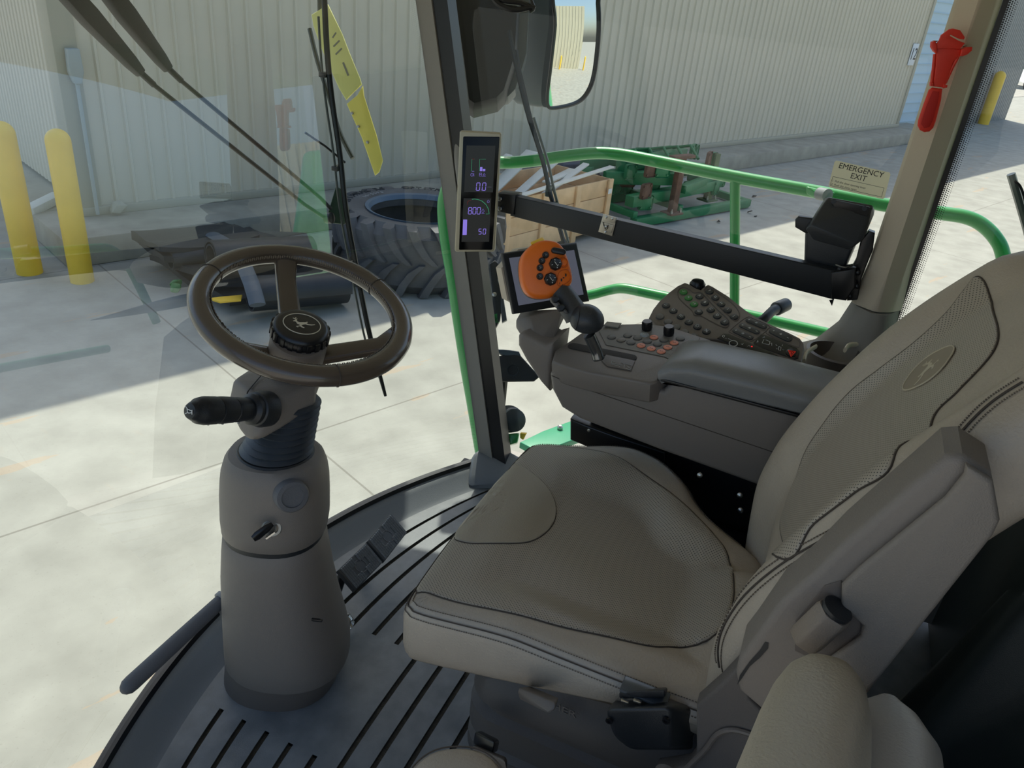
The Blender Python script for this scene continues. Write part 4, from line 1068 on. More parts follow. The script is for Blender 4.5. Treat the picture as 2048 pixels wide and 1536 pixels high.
# ---- suspension base
def rrect(cx, cy, hx, hy, r, z, n=8):
    out = []
    for (sx, sy, a0) in ((1, 1, 0), (-1, 1, PI / 2), (-1, -1, PI), (1, -1, 3 * PI / 2)):
        for k in range(n + 1):
            a = a0 + PI / 2 * k / n; out.append((cx + sx * (hx - r) + r * math.cos(a), cy + sy * (hy - r) + r * math.sin(a), z))
    return out
SC = (1.14, .16)
bm = B(); R_ = []
for dz, g_ in ((.0, .02), (.045, .0), (.075, .0), (.085, .012), (.10, .012), (.11, .0), (.165, .0), (.175, .014), (.19, .014), (.20, .002), (.25, .006), (.262, .02), (.30, .03), (.31, .06)):
    R_.append([bm.verts.new(p) for p in rrect(SC[0], SC[1], .215 - g_, .235 - g_, .07, .02 + dz)])
skin(bm, R_); sus = obj('suspension_cover', bm, mat('suspension_plastic', (84, 80, 76), .5, bump=.25, scale=500), seat, ang=50)
bm = B(); hull(bm, [U(px, py, d=dd) for px, py, dd in ((1038, 1375, 1.20), (1112, 1405, 1.12), (1110, 1420, 1.12), (1095, 1428, 1.12), (1040, 1400, 1.20), (1035, 1385, 1.20), (1060, 1372, 1.26), (1118, 1396, 1.18))], .006); obj('height_handle', bm, TAUPE_D, seat)
bm = B(); box(bm, (1.12, .16, .345), (.36, .36, .03), None, .006); obj('seat_pan', bm, BLACK, seat)
text('embossed_lettering', 'HER', U(1128, 1420, x=.925), (-.1, -1, .1), (-.15, .0, 1), .026, TAUPE, seat, .001)
bm = B(); hull(bm, [U(950, 1462, d=1.33), U(990, 1482, d=1.28), U(985, 1510, d=1.28), U(945, 1490, d=1.33), U(960, 1460, d=1.40), U(1000, 1480, d=1.36), U(995, 1505, d=1.34)], .005); rl = obj('slide_rail', bm, BLACKM, seat)
bm = B(); hull(bm, [U(945, 1490, d=1.30), U(1010, 1520, d=1.22), U(1015, 1545, d=1.22), U(945, 1520, d=1.30), U(950, 1488, d=1.34), U(1015, 1515, d=1.27)], .004); obj('rail_cover', bm, TAUPE_D, seat)
# black compressor / belt housing
bm = B(); hull(bm, [U(px, py, x=xx) for px, py, xx in ((1213, 1418, .80), (1342, 1412, .80), (1342, 1500, .80), (1262, 1500, .80), (1226, 1472, .80), (1214, 1440, .80), (1222, 1400, .86), (1335, 1395, .86), (1390, 1415, .87), (1390, 1500, .87), (1262, 1490, .88), (1385, 1495, .87))], .012, 4); hs = obj('belt_housing', bm, BLACK, seat, ang=50)
for px, py in ((1219, 1440), (1333, 1440)):
    bm = B(); lathe(bm, [(.0055, 0), (.0055, .003), (.003, .003), (.003, .0005), (.001, .0005)], U(px, py, x=.798), (-1, 0, 0), 14); obj('housing_screw', bm, BLACKM, hs)
bm = B(); hull(bm, [U(px, py, x=xx) for px, py, xx in ((1238, 1398, .82), (1238, 1384, .82), (1330, 1380, .82), (1330, 1395, .82), (1245, 1378, .86), (1335, 1374, .86), (1335, 1388, .86))], .003); bk = obj('belt_buckle', bm, BLACK, hs)
for px in (1250, 1275):
    bm = B(); box(bm, U(px, 1402, x=.815), (.006, .012, .004), None, .001); obj('buckle_tab', bm, STEEL, bk)
bm = B(); box(bm, U(1290, 1385, x=.835), (.03, .07, .006), None, .002); obj('belt_tongue', bm, mat('clear_grey_plastic', (70, 76, 80), .2), bk)
# ---- dark gap machinery between seat and console
t = thing('seat_slide', (1.47, .05, 0), 'dark steel seat slide with bright bolts between seat and console', 'mechanism')
bm = B(); box(bm, (1.50, .06, .17), (.10, .62, .33), None, .01); box(bm, (1.585, .04, .262), (.05, .70, .52), None, .008); obj('slide_body', bm, BLACKM, t)
for px, py in ((1480, 990), (1481, 1020), (1400, 950)):
    bm = B(); lathe(bm, [(.006, 0), (.006, .004), (.003, .006)], U(px, py, x=1.439), (-1, 0, .3), 12); obj('slide_bolt', bm, STEEL, t)

# ================================================================ INSTRUCTOR SEAT (near the door)
ins = thing('instructor_seat', (.55, -.1, 0), 'beige leather instructor seat at the bottom edge, nearest the door', 'seat')
def pillow(name, rows, m, parent, n=40, pw=.7):
    bm = B(); R_ = [ring(bm, Vector(c), Vector(a), Vector(b), ra, rb, n, pw=pw) for c, a, b, ra, rb in rows]; skin(bm, R_); return obj(name, bm, m, parent, ang=80)
c0 = U(1655, 1370, d=0.837); down = (U(1600, 1600, d=0.655) - c0); dn = down.normalized()
sidev = (U(1740, 1450, d=0.783) - U(1545, 1450, d=0.783)); hwid = sidev.length / 2; sx_ = (sidev - dn * sidev.dot(dn)).normalized(); nb = dn.cross(sx_)
rows = []
for q, s_ in ((.0, .25), (.006, .42), (.02, .66), (.045, .85), (.085, .97), (.14, 1.03), (.22, 1.06), (.34, 1.06)):
    rows.append((c0 + dn * q * 1.0, sx_, nb, hwid * s_, .055 * min(1, .4 + s_ * .6)))
ib = pillow('backrest_pad', rows, mat('beige_leather_worn', (178, 168, 148), .4, bump=.5, scale=260, detail=4), ins)
bm = B()
for k in range(26):
    a = c0 + dn * (.014 + k * .0075) + sx_ * (hwid * (.42 + .5 * (1 - math.exp(-k / 6)))) - nb * (.048 - .0006 * k)
obj_pts = []
for side_o in (0, .006):
    L_ = [U(px + side_o * 1200 * .8, py - side_o * 300, d=dd) for px, py, dd in ((1650, 1381, 0.790), (1680, 1398, 0.784), (1702, 1420, 0.779), (1720, 1445, 0.775))]
    bm2 = B(); tube(bm2, cr(L_, 6), .0009, 6); obj('pad_stitching', bm2, STITCH, ib)
bm.free()
c1 = U(1770, 1490, d=0.846)
rows = [(c1 + dn * (q - .02), sx_, nb, .055 * s_, .05) for q, s_ in ((.0, .3), (.015, .7), (.05, 1.0), (.2, 1.1))]
pillow('rear_cushion', rows, mat('pale_leather', (176, 172, 164), .45, bump=.4, scale=260, detail=4), ins)
c2 = U(905, 1668, d=.93) + Vector((0, 0, -.035)); ux_ = (U(1040, 1570, d=.93) - U(790, 1570, d=.93)).normalized(); fw = Vector((0, 1, 0))
cw = (U(1040, 1560, d=.93) - U(790, 1560, d=.93)).length / 2
bm = B(); R_ = []
for dz, s_ in ((-.07, 1.0), (-.02, 1.03), (-.004, .98), (.008, .9), (.016, .7), (.02, .4), (.021, .1)):
    R_.append(ring(bm, c2 + Vector((0, 0, dz)), ux_, ZV.cross(ux_), cw * s_ * 1.12, .15 * s_, 48, pw=.8))
skin(bm, R_); ic = obj('seat_pad', bm, LEATH, ins, ang=80)
bm = B(); tube(bm, [c2 + Vector((0, 0, .0005)) + ux_ * (cw * 1.09 * math.copysign(abs(math.cos(t_)) ** .8, math.cos(t_))) + ZV.cross(ux_) * (.147 * math.copysign(abs(math.sin(t_)) ** .8, math.sin(t_))) for t_ in [2 * PI * k / 60 for k in range(60)]], .0012, 6, closed=True); obj('pad_edge_stitching', bm, STITCH, ic)
bm = B(); box(bm, (.55, -.1, .2), (.3, .5, .4), None, .03); obj('seat_box', bm, DARKG, ins)
# ================================================================ RIGHT-HAND CONSOLE
con = thing('armrest_console', (1.56, .25, 0), 'grey-brown armrest console with buttons, at the right of the operator seat', 'console')
XL = 1.42
# body: side profile extruded to the right
side_top = [U(px, py, x=XL + .01) for px, py in ((1098, 705), (1100, 722), (1130, 737), (1200, 757), (1300, 772), (1345, 735))]
prof = [(.452, .688), (.462, .66), (.452, .625), (.425, .588), (.38, .573), (.20, .555), (-.08, .535), (-.14, .56), (-.16, .70), (-.14, .755), (.195, .735), (.215, .695), (.30, .697)]
bm = B(); prism(bm, [(XL, y, z) for y, z in prof], (.172, 0, 0), .012, 4); body = obj('console_body', bm, CONS, con, ang=50)
bm = B(); tube(bm, [(XL - .0003, .456, .66), (XL - .0003, .40, .652), (XL - .0003, .2, .64), (XL - .0003, -.05, .625)], .0008, 6); obj('side_seam', bm, SEAM, body)
# button deck
DN = Vector((-.16, .10, 1)).normalized(); D0 = U(1250, 700, z=.722)
def DK(px, py, h=0): return U(px, py, pl=(D0 + DN * h, DN))
deck = [DK(*p) for p in [(1103, 722), (1110, 700), (1140, 680), (1175, 655), (1200, 647), (1250, 647), (1290, 646), (1340, 652), (1420, 678), (1440, 690), (1390, 715), (1350, 735), (1318, 762), (1300, 767), (1250, 757), (1180, 745), (1130, 732)]]
bm = B(); prism(bm, deck, -DN * .05, .006, 3); dk = obj('button_deck', bm, CONS, con)
bm = B(); prism(bm, [DK(*p, .0006) for p in [(1198, 662), (1280, 650), (1400, 676), (1392, 690), (1345, 722), (1330, 714), (1212, 690)]], DN * .0008, .0003); obj('keypad_membrane', bm, mat('membrane', (122, 120, 116), .5), dk)
dx = (DK(1340, 700) - DK(1240, 680)).normalized(); dy = DN.cross(dx)
def slot(a, b, r, m, name, parent, h=.0008, th=.001):
    a, b = Vector(a), Vector(b); x_ = (b - a).normalized(); y_ = DN.cross(x_); pts = []
    for k in range(9): t_ = -PI / 2 + PI * k / 8; pts.append(b + x_ * math.cos(t_) * r + y_ * math.sin(t_) * r)
    for k in range(9): t_ = PI / 2 + PI * k / 8; pts.append(a + x_ * math.cos(t_) * r + y_ * math.sin(t_) * r)
    bm = B(); prism(bm, [p + DN * h for p in pts], DN * th, th * .3); return obj(name, bm, m, parent)
slot(DK(1147, 693), DK(1262, 716), .0125, mat('gate_shadow', (46, 43, 40), .7), 'gate_slot', dk)
bm = B(); prism(bm, [DK(*p, .001) for p in [(1212, 710), (1270, 722), (1262, 742), (1214, 733), (1203, 722)]], DN * .0012, .0004); gp = obj('gate_plate', bm, TAUPE_D, dk)
bm = B()
for pl_ in ([(1224, 722), (1222, 726), (1240, 730), (1242, 725), (1264, 731)], [(1224, 722), (1230, 724)], [(1222, 728), (1237, 732), (1240, 734)], [(1250, 729), (1248, 736), (1262, 740)], [(1255, 733), (1263, 738)], [(1226, 727), (1245, 731), (1248, 726)]):
    tube(bm, [DK(x, y, .0026) for x, y in pl_], .0005, 5)
obj('gate_symbol', bm, GREYINK, gp)
# buttons on the deck
C6 = lambda x, y: (1050 + x / 3.413, 500 + y / 3.413)
ORB = mat('salmon_button', (222, 142, 116), .45); GRB = mat('grey_button', (104, 104, 102), .5); BLB = mat('blue_ringed_button', (150, 160, 168), .45)
BT = [(590, 597, GRB), (655, 617, CONS), (700, 586, GRB), (768, 603, GRB), (815, 581, BLB), (880, 600, ORB), (948, 617, GRB), (1018, 638, ORB), (1060, 607, GRB), (723, 635, GRB), (834, 626, GRB), (792, 656, ORB), (904, 645, GRB), (974, 668, ORB), (862, 677, ORB), (930, 697, ORB), (1143, 632, BLB)]
for x, y, m in BT:
    c = DK(*C6(x, y), .001); bm = B(); lathe(bm, [(.0095, 0), (.0093, .0022), (.0082, .003), (.001, .003)], c, DN, 24, xr=dx); bt = obj('button', bm, m, dk)
    bm = B(); tube(bm, [c + dx * (.0096 * math.cos(t_)) + dy * (.0096 * math.sin(t_)) + DN * .0005 for t_ in [2 * PI * k / 24 for k in range(24)]], .0005, 5, closed=True)
    if m in (ORB, BLB):
        for s_ in (-1, 1): box(bm, c + DN * .0032 + dx * .002 * s_, (.0028, .0012, .0004), (dx, dy, DN))
    obj('button_ring', bm, BLACKM if m is not BLB else WHITE, bt)
bm = B()
for a, b_ in (((735, 606), (1060, 700)), ((690, 620), (990, 712)), ((660, 592), (720, 604)), ((850, 590), (1090, 650)), ((735, 580), (755, 582)), ((735, 580), (730, 588))):
    p, q = DK(*C6(*a), .0016), DK(*C6(*b_), .0016); x_ = (q - p).normalized(); box(bm, (p + q) / 2, ((q - p).length, .0006, .0002), (x_, DN.cross(x_), DN))
obj('printed_lines', bm, BLACKM, dk)
for x, y in ((832, 545), (980, 580)):
    c = DK(*C6(x, y), 0); bm = B(); lathe(bm, [(.0105, 0), (.0115, .003), (.0108, .02), (.0098, .0225), (.001, .0225)], c, DN, 28); kb_ = obj('rotary_knob', bm, BLACKM, dk)
    bm = B()
    for k in range(16): a = 2 * PI * k / 16; rd = dx * math.cos(a) + dy * math.sin(a); box(bm, c + rd * .0112 + DN * .012, (.0012, .0018, .014), (rd, DN.cross(rd), DN))
    obj('knurling', bm, BLACK, kb_)
# notice tab at the front of the deck
bm = B(); prism(bm, [DK(*p, .003) for p in [(1207, 652), (1214, 645), (1243, 648), (1236, 657)]], DN * .003, .001); obj('ribbed_tab', bm, mat('tab_plastic', (150, 146, 138), .5, bump=.8, scale=900), dk)
# padded lid
def LP(y, z, x): return Vector((x, y, z))
bm = B(); R_ = []
for x, g_, zo in ((XL - .008, .012, -.022), (XL - .012, .004, -.012), (XL - .010, .0, .0), (XL + .004, .004, .010), (XL + .026, .008, .015), (XL + .07, .010, .015), (XL + .115, .010, .010), (XL + .148, .006, .003), (XL + .162, .0, -.008), (XL + .162, .012, -.022)):
    R_.append([bm.verts.new((x, y - (g_ if y > 0 else 0), z + zo * (1 if t_ else 0) + (0 if t_ else 0))) for y, z, t_ in ((.228, .722, 0), (.232, .735, 1), (.21, .752, 1), (.17, .762, 1), (.05, .764, 1), (-.1, .762, 1), (-.17, .757, 1), (-.18, .73, 0), (.0, .728, 0), (.1, .727, 0))])
skin(bm, R_); obj('armrest_pad', bm, mat('pad_plastic', (122, 122, 120), .28, bump=.25, scale=700), con, ang=60)
bm = B(); box(bm, (XL + .075, .03, .722), (.172, .40, .006), None, .001); obj('lid_gap', bm, BLACKM, con)
bm = B(); hull(bm, [U(px, py, x=xx) for px, py, xx in ((1328, 750, XL - .004), (1344, 732, XL - .004), (1352, 733, XL - .004), (1338, 752, XL - .004), (1330, 748, XL + .02), (1346, 730, XL + .02), (1356, 731, XL + .02), (1340, 750, XL + .02))], .001); obj('lid_latch', bm, mat('grey_plastic2', (130, 132, 134), .4), con)
# front nose under the monitor
nose = [(1035, 672), (1048, 668), (1090, 690), (1108, 685), (1102, 735), (1098, 785), (1080, 765), (1050, 720), (1035, 692)]
bm = B(); prism(bm, [U(px, py, x=XL + .035) for px, py in nose], (.11, 0, 0), .012, 3); obj('monitor_arm', bm, TAUPE, con, ang=50)
# screws on black plate below
bm = B(); prism(bm, [U(px, py, x=XL + .115) for px, py in [(1140, 838), (1170, 850), (1230, 872), (1330, 905), (1330, 960), (1140, 880)]], (.04, 0, 0), .004); und = obj('underside_bracket', bm, BLACKM, con)
for px, py in ((1178, 860),):
    bm = B(); lathe(bm, [(.004, 0), (.004, .003), (.001, .004)], U(px, py, x=XL + .114), (-1, 0, 0), 12); obj('bracket_screw', bm, STEEL, und)
# ---- tilted keypad wing
KN = Vector((-.42, .05, 1)).normalized(); K0 = Vector((1.63, .15, .712))
def KP(px, py, h=0): return U(px, py, pl=(K0 + KN * h, KN))
C8 = lambda x, y: (1280 + x / 5.689, 540 + y / 5.689)
ko = [C8(*p) for p in [(100, 540), (150, 440), (220, 350), (330, 250), (430, 175), (510, 138), (560, 155), (640, 205), (690, 222), (740, 180), (775, 160), (830, 185), (1000, 290), (1200, 450), (1290, 510), (1500, 620), (1700, 710), (1820, 770), (1865, 830), (1870, 900), (1840, 1040), (1700, 1020), (1400, 920), (900, 790), (640, 780), (400, 720), (200, 650)]]
kw = thing('keypad', (1.72, .15, .6), 'curved grey keypad wing with lettered buttons beside the console', 'keypad')
bm = B(); prism(bm, [KP(*p) for p in ko], -KN * .022, .004, 3); kb_ = obj('keypad_body', bm, CONS, kw)
bm = B(); hull(bm, [K0 + Vector(v) for v in ((0, -.14, -.005), (.12, -.14, .04), (0, .12, -.005), (.12, .12, .04), (.0, -.1, -.12), (.06, -.1, -.12), (0, .1, -.12), (.06, .1, -.12))], .01); obj('keypad_support', bm, TAUPE_D, kw)
kx = (KP(*C8(1362 / 1, 700)) - KP(*C8(400, 300))).normalized(); ky = KN.cross(kx)
def groove(name, pts, par, r=.0009, m=None):
    bm = B(); L_ = cr([KP(*C8(*p), .0002) for p in pts], 5, True); tube(bm, L_, r, 5, closed=True); return obj(name, bm, m or TAUPE_D, par)
groove('moulded_rim', [(440, 225), (500, 200), (560, 225), (610, 260), (680, 255), (730, 290), (860, 430), (1000, 560), (1010, 620), (960, 655), (800, 580), (690, 520), (620, 515), (590, 460), (480, 360), (430, 290)], kb_, .0016)
groove('moulded_rim', [(740, 215), (790, 195), (900, 270), (1060, 390), (1130, 490), (1120, 560), (1070, 575), (990, 500), (850, 370), (740, 260)], kb_, .0014)
groove('moulded_rim', [(1210, 540), (1300, 560), (1460, 630), (1450, 680), (1290, 800), (1230, 800), (1040, 720), (1030, 680)], kb_, .0009)
groove('moulded_rim', [(1490, 655), (1640, 710), (1800, 800), (1815, 860), (1780, 875), (1600, 800), (1450, 730), (1440, 690)], kb_, .0009)
KBG = mat('key_dark', (60, 63, 64), .35); KGR = mat('key_green', (62, 132, 66), .4)
ux_ = Vector((0, 0, 0))
# text on the keys reads turned clockwise in the photo: its up direction points to the photo's upper right
tu = (KP(*C8(720, 270)) - KP(*C8(675, 305))).normalized(); tr_ = tu.cross(KN)
for x, y, s_, m in [(677, 303, 'A', KBG), (737, 380, 'B', KBG), (804, 457, 'C', KBG), (877, 528, 'D', KBG), (963, 600, 'E', KBG), (790, 250, 'F', KBG), (855, 320, 'G', KBG), (922, 392, 'H', KBG), (995, 462, 'I', KBG), (1070, 536, 'J', KBG),
                 (495, 255, 'v', KGR), (552, 322, 'x', KGR), (615, 393, '1=', KGR), (668, 480, 'home', KBG), (297, 408, 'warn', KBG), (378, 468, 'gear', KBG), (465, 535, 'book', KBG), (555, 598, 'J2', KBG), (652, 650, 'tag', KBG), (755, 705, 'x2', KBG), (612, 760, 'f', KBG),
                 (228, 535, '', GRB), (320, 595, '', GRB), (412, 655, '', GRB), (505, 710, '', GRB)]:
    c = KP(*C8(x, y), 0); bm = B(); lathe(bm, [(.0098, 0), (.0098, .001), (.0085, .003), (.0065, .0035), (.001, .0036)], c, KN, 24); k_ = obj('key', bm, m, kb_)
    if not s_: continue
    if len(s_) == 1 and s_.isupper(): text('key_letter', s_, c + KN * .0042, tr_, tu, .0095, WHITE, k_, .0003)
    else:
        bm = B(); o = c + KN * .004; q = lambda a, b: o + tr_ * a * .001 + tu * b * .001
        S = {'v': [[(-3, 0), (-1, -2.5), (3, 3)]], 'x': [[(-2.5, -2.5), (2.5, 2.5)], [(-2.5, 2.5), (2.5, -2.5)]], '1=': [[(-3, -2), (-3, 2)], [(0, 2), (4, 2)], [(0, 0), (4, 0)], [(0, -2), (4, -2)]],
             'home': [[(-4, 0), (0, 4), (4, 0)], [(-3, 0), (-3, -3), (3, -3), (3, 0)], [(-1, -3), (-1, 0), (1, 0), (1, -3)]], 'warn': [[(-3, -3), (0, 4), (3, -3), (-3, -3)]],
             'gear': [[(3 * math.cos(a), 3 * math.sin(a)) for a in [2 * PI * k / 10 for k in range(11)]]] + [[(3 * math.cos(a), 3 * math.sin(a)), (4.6 * math.cos(a), 4.6 * math.sin(a))] for a in [2 * PI * k / 6 for k in range(6)]],
             'book': [[(-4, -2), (-4, 3), (4, 3), (4, -2), (-4, -2)], [(0, -2), (0, 3)]], 'J2': [[(-2, 3), (2, 3), (1, -3), (-2, -1)]], 'tag': [[(-3, -3), (-3, 2), (0, 4), (3, 2), (3, -3), (-3, -3)]], 'x2': [[(-4, -4), (4, 4)], [(-4, 4), (4, -4)], [(-4, 0), (0, 3)], [(0, -3), (4, 0)]], 'f': [[(-2, -3), (-2, 3), (3, 3)], [(-2, 0), (2, 0)]]}[s_]
        for pl_ in S: tube(bm, [q(a, b) for a, b in pl_], .0005, 5)
        obj('key_symbol', bm, WHITE, k_)
def bar_key(p0, p1, r, m, par, name='rocker_key', h=.0):
    a, b = KP(*C8(*p0), h), KP(*C8(*p1), h); x_ = (b - a).normalized(); y_ = KN.cross(x_); pts = []
    for k in range(7): t_ = -PI / 2 + PI * k / 6; pts.append(b + x_ * math.cos(t_) * r + y_ * math.sin(t_) * r)
    for k in range(7): t_ = PI / 2 + PI * k / 6; pts.append(a + x_ * math.cos(t_) * r + y_ * math.sin(t_) * r)
    bm = B(); prism(bm, pts, KN * .0025, .0008); o = obj(name, bm, m, par); bm = B(); x2 = x_
    for s_ in (0, 1):
        c = (a if s_ == 0 else b) + KN * .0028
        box(bm, c, (.0045, .0009, .0004), (x2, y_, KN))
        if s_ == 0: box(bm, c, (.0009, .0045, .0004), (x2, y_, KN))
    c = (a + b) / 2 + KN * .0028
    for t_ in ([(-3, -2), (-1, 2), (2, 2), (1, -2)], [(-3, 0), (3, 0)], [(0, -3), (0, 3)]): tube(bm, [c + x_ * u * .001 + y_ * v * .001 for u, v in t_], .0004, 5)
    obj('rocker_symbol', bm, WHITE, o); return o
bar_key((1240, 575), (1405, 645), .0078, KBG, kb_); bar_key((1165, 635), (1325, 705), .0078, KBG, kb_); bar_key((1090, 695), (1250, 770), .0078, KBG, kb_)
bar_key((1520, 700), (1680, 780), .0105, KBG, kb_)
def dpanel(name, pts, m): 
    bm = B(); prism(bm, [KP(*C8(*p), .0003) for p in pts], KN * .0012, .0004); return obj(name, bm, m, kb_)
GL = mat('gloss_black', (26, 32, 38), .12)
p1_ = dpanel('gloss_panel', [(1375, 735), (1420, 740), (1780, 890), (1815, 930), (1800, 1010), (1760, 1020), (1300, 860), (1290, 830)], GL)
p2_ = dpanel('gloss_panel', [(950, 725), (1010, 730), (1500, 940), (1600, 1000), (1200, 900), (880, 780)], GL)
bm = B()
KQ = lambda x, y: KP(*C8(x, y), .0018)
for pl_ in ([(1340, 800), (1345, 820), (1330, 825), (1335, 808)], [(1395, 770), (1420, 765), (1410, 755)], [(1410, 790), (1390, 830), (1420, 840), (1470, 850), (1480, 815), (1430, 795)], [(1480, 835), (1500, 830), (1500, 860)], [(1580, 870), (1575, 910), (1600, 915), (1605, 880), (1580, 870)], [(1560, 860), (1545, 850)], [(1615, 865), (1625, 850)], [(1550, 895), (1565, 897)], [(1620, 905), (1635, 910)]):
    tube(bm, [KQ(*p) for p in pl_], .0005, 5)
obj('panel_symbols', bm, WHITE, p1_)
bm = B()
for pl_ in ([(935, 750), (950, 770), (965, 750), (950, 740), (935, 750)], [(965, 775), (985, 780)], [(1000, 780), (1040, 795)], [(1150, 840), (1165, 850), (1175, 835)], [(1225, 870), (1240, 855), (1255, 875)]): tube(bm, [KQ(*p) for p in pl_], .0006, 5)
bm2 = B(); c_ = KQ(1062, 835); tube(bm, [c_ + kx * .009 * math.cos(t_) + ky * .009 * math.sin(t_) for t_ in [2 * PI * k / 24 for k in range(25)]], .0009, 5); bm2.free()
obj('panel_symbols', bm, WHITE, p2_)
bm = B(); lathe(bm, [(.0018, 0), (.0018, .0006)], KQ(1272, 872), KN, 10); obj('red_indicator', bm, mat('red_lamp', (240, 40, 40), .4, emit=(255, 40, 40), es=.6), p2_)
hz = KP(*C8(1722, 945), .001); bm = B(); lathe(bm, [(.0115, 0), (.0115, .002), (.009, .003), (.001, .003)], hz, KN, 24); hk = obj('hazard_key', bm, mat('dark_key', (34, 34, 38), .3), p1_)
bm = B()
for sc_, r_ in ((1, .0009), (.45, .0006)): tube(bm, [KP(*C8(1722 + (x - 1722) * sc_, 945 + (y - 945) * sc_), .0045) for x, y in ((1690, 915), (1768, 930), (1718, 985))], r_, 5, closed=True)
obj('hazard_triangle', bm, mat('red_ink', (228, 60, 40), .5, emit=(220, 50, 30), es=.3), hk)
# encoder knob behind the wing
bm = B(); a = KP(*C8(640, 180), .002) + Vector((.02, .0, -.012)); lathe(bm, [(.017, -.02), (.019, 0), (.018, .014), (.014, .02), (.002, .022)], a, (KN + Vector((.3, 0, 0))).normalized(), 28)
ek = obj('encoder_knob', bm, BLACKM, kw); bm = B(); an = (KN + Vector((.3, 0, 0))).normalized(); ax_, ay_, _ = frame_from(an)
for k in range(22): t_ = 2 * PI * k / 22; rd = ax_ * math.cos(t_) + ay_ * math.sin(t_); box(bm, a + rd * .0187 + an * .004, (.0012, .002, .016), (rd, an.cross(rd), an))
obj('knurling', bm, BLACK, ek)
# grab tube behind the wing
gt = thing('grab_tube', (1.86, .1, .6), 'bent dark grey tube handle poking out behind the keypad', 'handle')
bm = B(); tube(bm, cr([U(1510, 648, d=1.815), U(1528, 638, d=1.833), U(1545, 622, d=1.87), U(1562, 614, d=1.90)], 8), [.011] * 8 + [.0115] * 8 + [.012] * 9, 16); gb = obj('tube', bm, BLACK, gt)
q0, q1 = U(1552, 618, d=1.888), U(1572, 609, d=1.915); bm = B(); lathe(bm, [(.0165, 0), (.0175, .003), (.0165, (q1 - q0).length), (.010, (q1 - q0).length + .004)], q0, q1 - q0, 20); obj('end_collar', bm, mat('grip_grey', (84, 90, 92), .35), gb)
# cup holder by the pillar
ch = thing('cup_holder', (1.86, -.09, .55), 'beige-lined cup holder set beside the pillar base', 'cup holder')
cc = Vector((1.845, -.10, .70)); bm = B(); lathe(bm, [(.055, -.09), (.062, -.01), (.068, 0), (.060, .002), (.055, -.02), (.05, -.085), (.002, -.086)], cc, ZV, 36); obj('cup_well', bm, TAUPE_D, ch)
bm = B(); tube(bm, cr([U(1608, 722, z=.72), U(1614, 705, z=.722), U(1632, 693, z=.725)], 6), .006, 8, flat=.6); obj('lip_trim', bm, mat('cream_trim', (222, 212, 186), .5), ch)
bm = B(); tube(bm, cr([U(1690, 700, z=.715), U(1700, 690, z=.715), U(1730, 690, z=.715)], 6), .007, 8, flat=.6); obj('lip_trim', bm, mat('cream_trim', (222, 212, 186), .5), ch)

# ================================================================ MONITOR
mon = thing('touchscreen_monitor', U(1085, 680, x=1.56), 'touchscreen monitor with beige back standing at the front of the console', 'monitor')
MN = Vector((-.55, -.80, .24)).normalized(); M0 = U(1090, 557, d=1.74)
def MQ(px, py, h=0): return U(px, py, pl=(M0 + MN * h, MN))
c4 = [MQ(*p) for p in ((1005, 507), (1154, 485), (1180, 603), (1028, 629))]
bm = B(); prism(bm, c4, -MN * .012, .004, 3); mbz = obj('bezel', bm, BLACK, mon)
sc4 = [MQ(*p, .0012) for p in ((1018, 516), (1148, 500), (1167, 589), (1037, 611))]
bm = B(); prism(bm, sc4, MN * .0006); obj('screen', bm, mat('lit_lcd', (60, 62, 72), .25, emit=(112, 116, 132), es=.42), mbz)
bk4 = [p - MN * .012 for p in c4]; mc = sum(bk4, Vector()) / 4
bm = B(); R_ = [[bm.verts.new(mc + (p - mc) * s_ - MN * h) for p in smooth_poly(bk4, it=1)] for s_, h in ((1.03, .0), (1.04, .006), (1.03, .022), (.96, .036), (.7, .045))]; skin(bm, R_)
obj('back_shell', bm, BEIGE, mon, ang=50)
nk = mc - MN * .03
bm = B(); hull(bm, [U(px, py, d=dd) for px, py, dd in ((1032, 640, 1.75), (1042, 622, 1.80), (1060, 632, 1.73), (1125, 618, 1.74), (1132, 628, 1.76), (1108, 678, 1.72), (1082, 690, 1.71), (1075, 690, 1.70), (1040, 668, 1.74), (1032, 655, 1.76), (1050, 625, 1.86), (1130, 620, 1.86), (1100, 685, 1.80), (1050, 675, 1.80))], .005, 3); obj('monitor_foot', bm, TAUPE, mon, ang=50)

# ================================================================ JOYSTICK
js = thing('control_joystick', U(1200, 718, pl=(D0, DN)), 'orange multi-button joystick on a dark shaft rising from the console slot', 'joystick')
JN = Vector((-.80, -.42, .42)).normalized(); J0 = U(1100, 540, d=1.56)
def JQ(px, py, h=0): return U(px, py, pl=(J0 + JN * h, JN))
C5 = lambda x, y: (850 + x / 4.096, 400 + y / 4.096)
hd = [(870, 372), (930, 338), (1000, 328), (1080, 345), (1132, 392), (1160, 455), (1190, 545), (1208, 655), (1172, 720), (1110, 775), (1000, 803), (900, 800), (830, 760), (793, 680), (778, 580), (784, 490), (812, 430)]
H3 = cr([JQ(*C5(*p)) for p in hd], 4, True); hc = sum(H3, Vector()) / len(H3)
bm = B(); R_ = []
for s_, h in ((.80, -.050), (.93, -.044), (.99, -.034), (1.01, -.02), (1.01, -.008), (.99, .0), (.95, .005), (.86, .008), (.5, .009), (.2, .0095)):
    R_.append([bm.verts.new(hc + (p - hc) * s_ + JN * h) for p in H3])
skin(bm, R_); jh = obj('joystick_head', bm, ORANGE, js, ang=60)
bm = B(); R_ = [[bm.verts.new(hc + (p - hc) * s_ + JN * h) for p in H3] for s_, h in ((.7, -.062), (.97, -.054), (1.005, -.042), (1.003, -.032), (.9, -.03))]; skin(bm, R_); obj('head_back_shell', bm, HANDLE, jh)
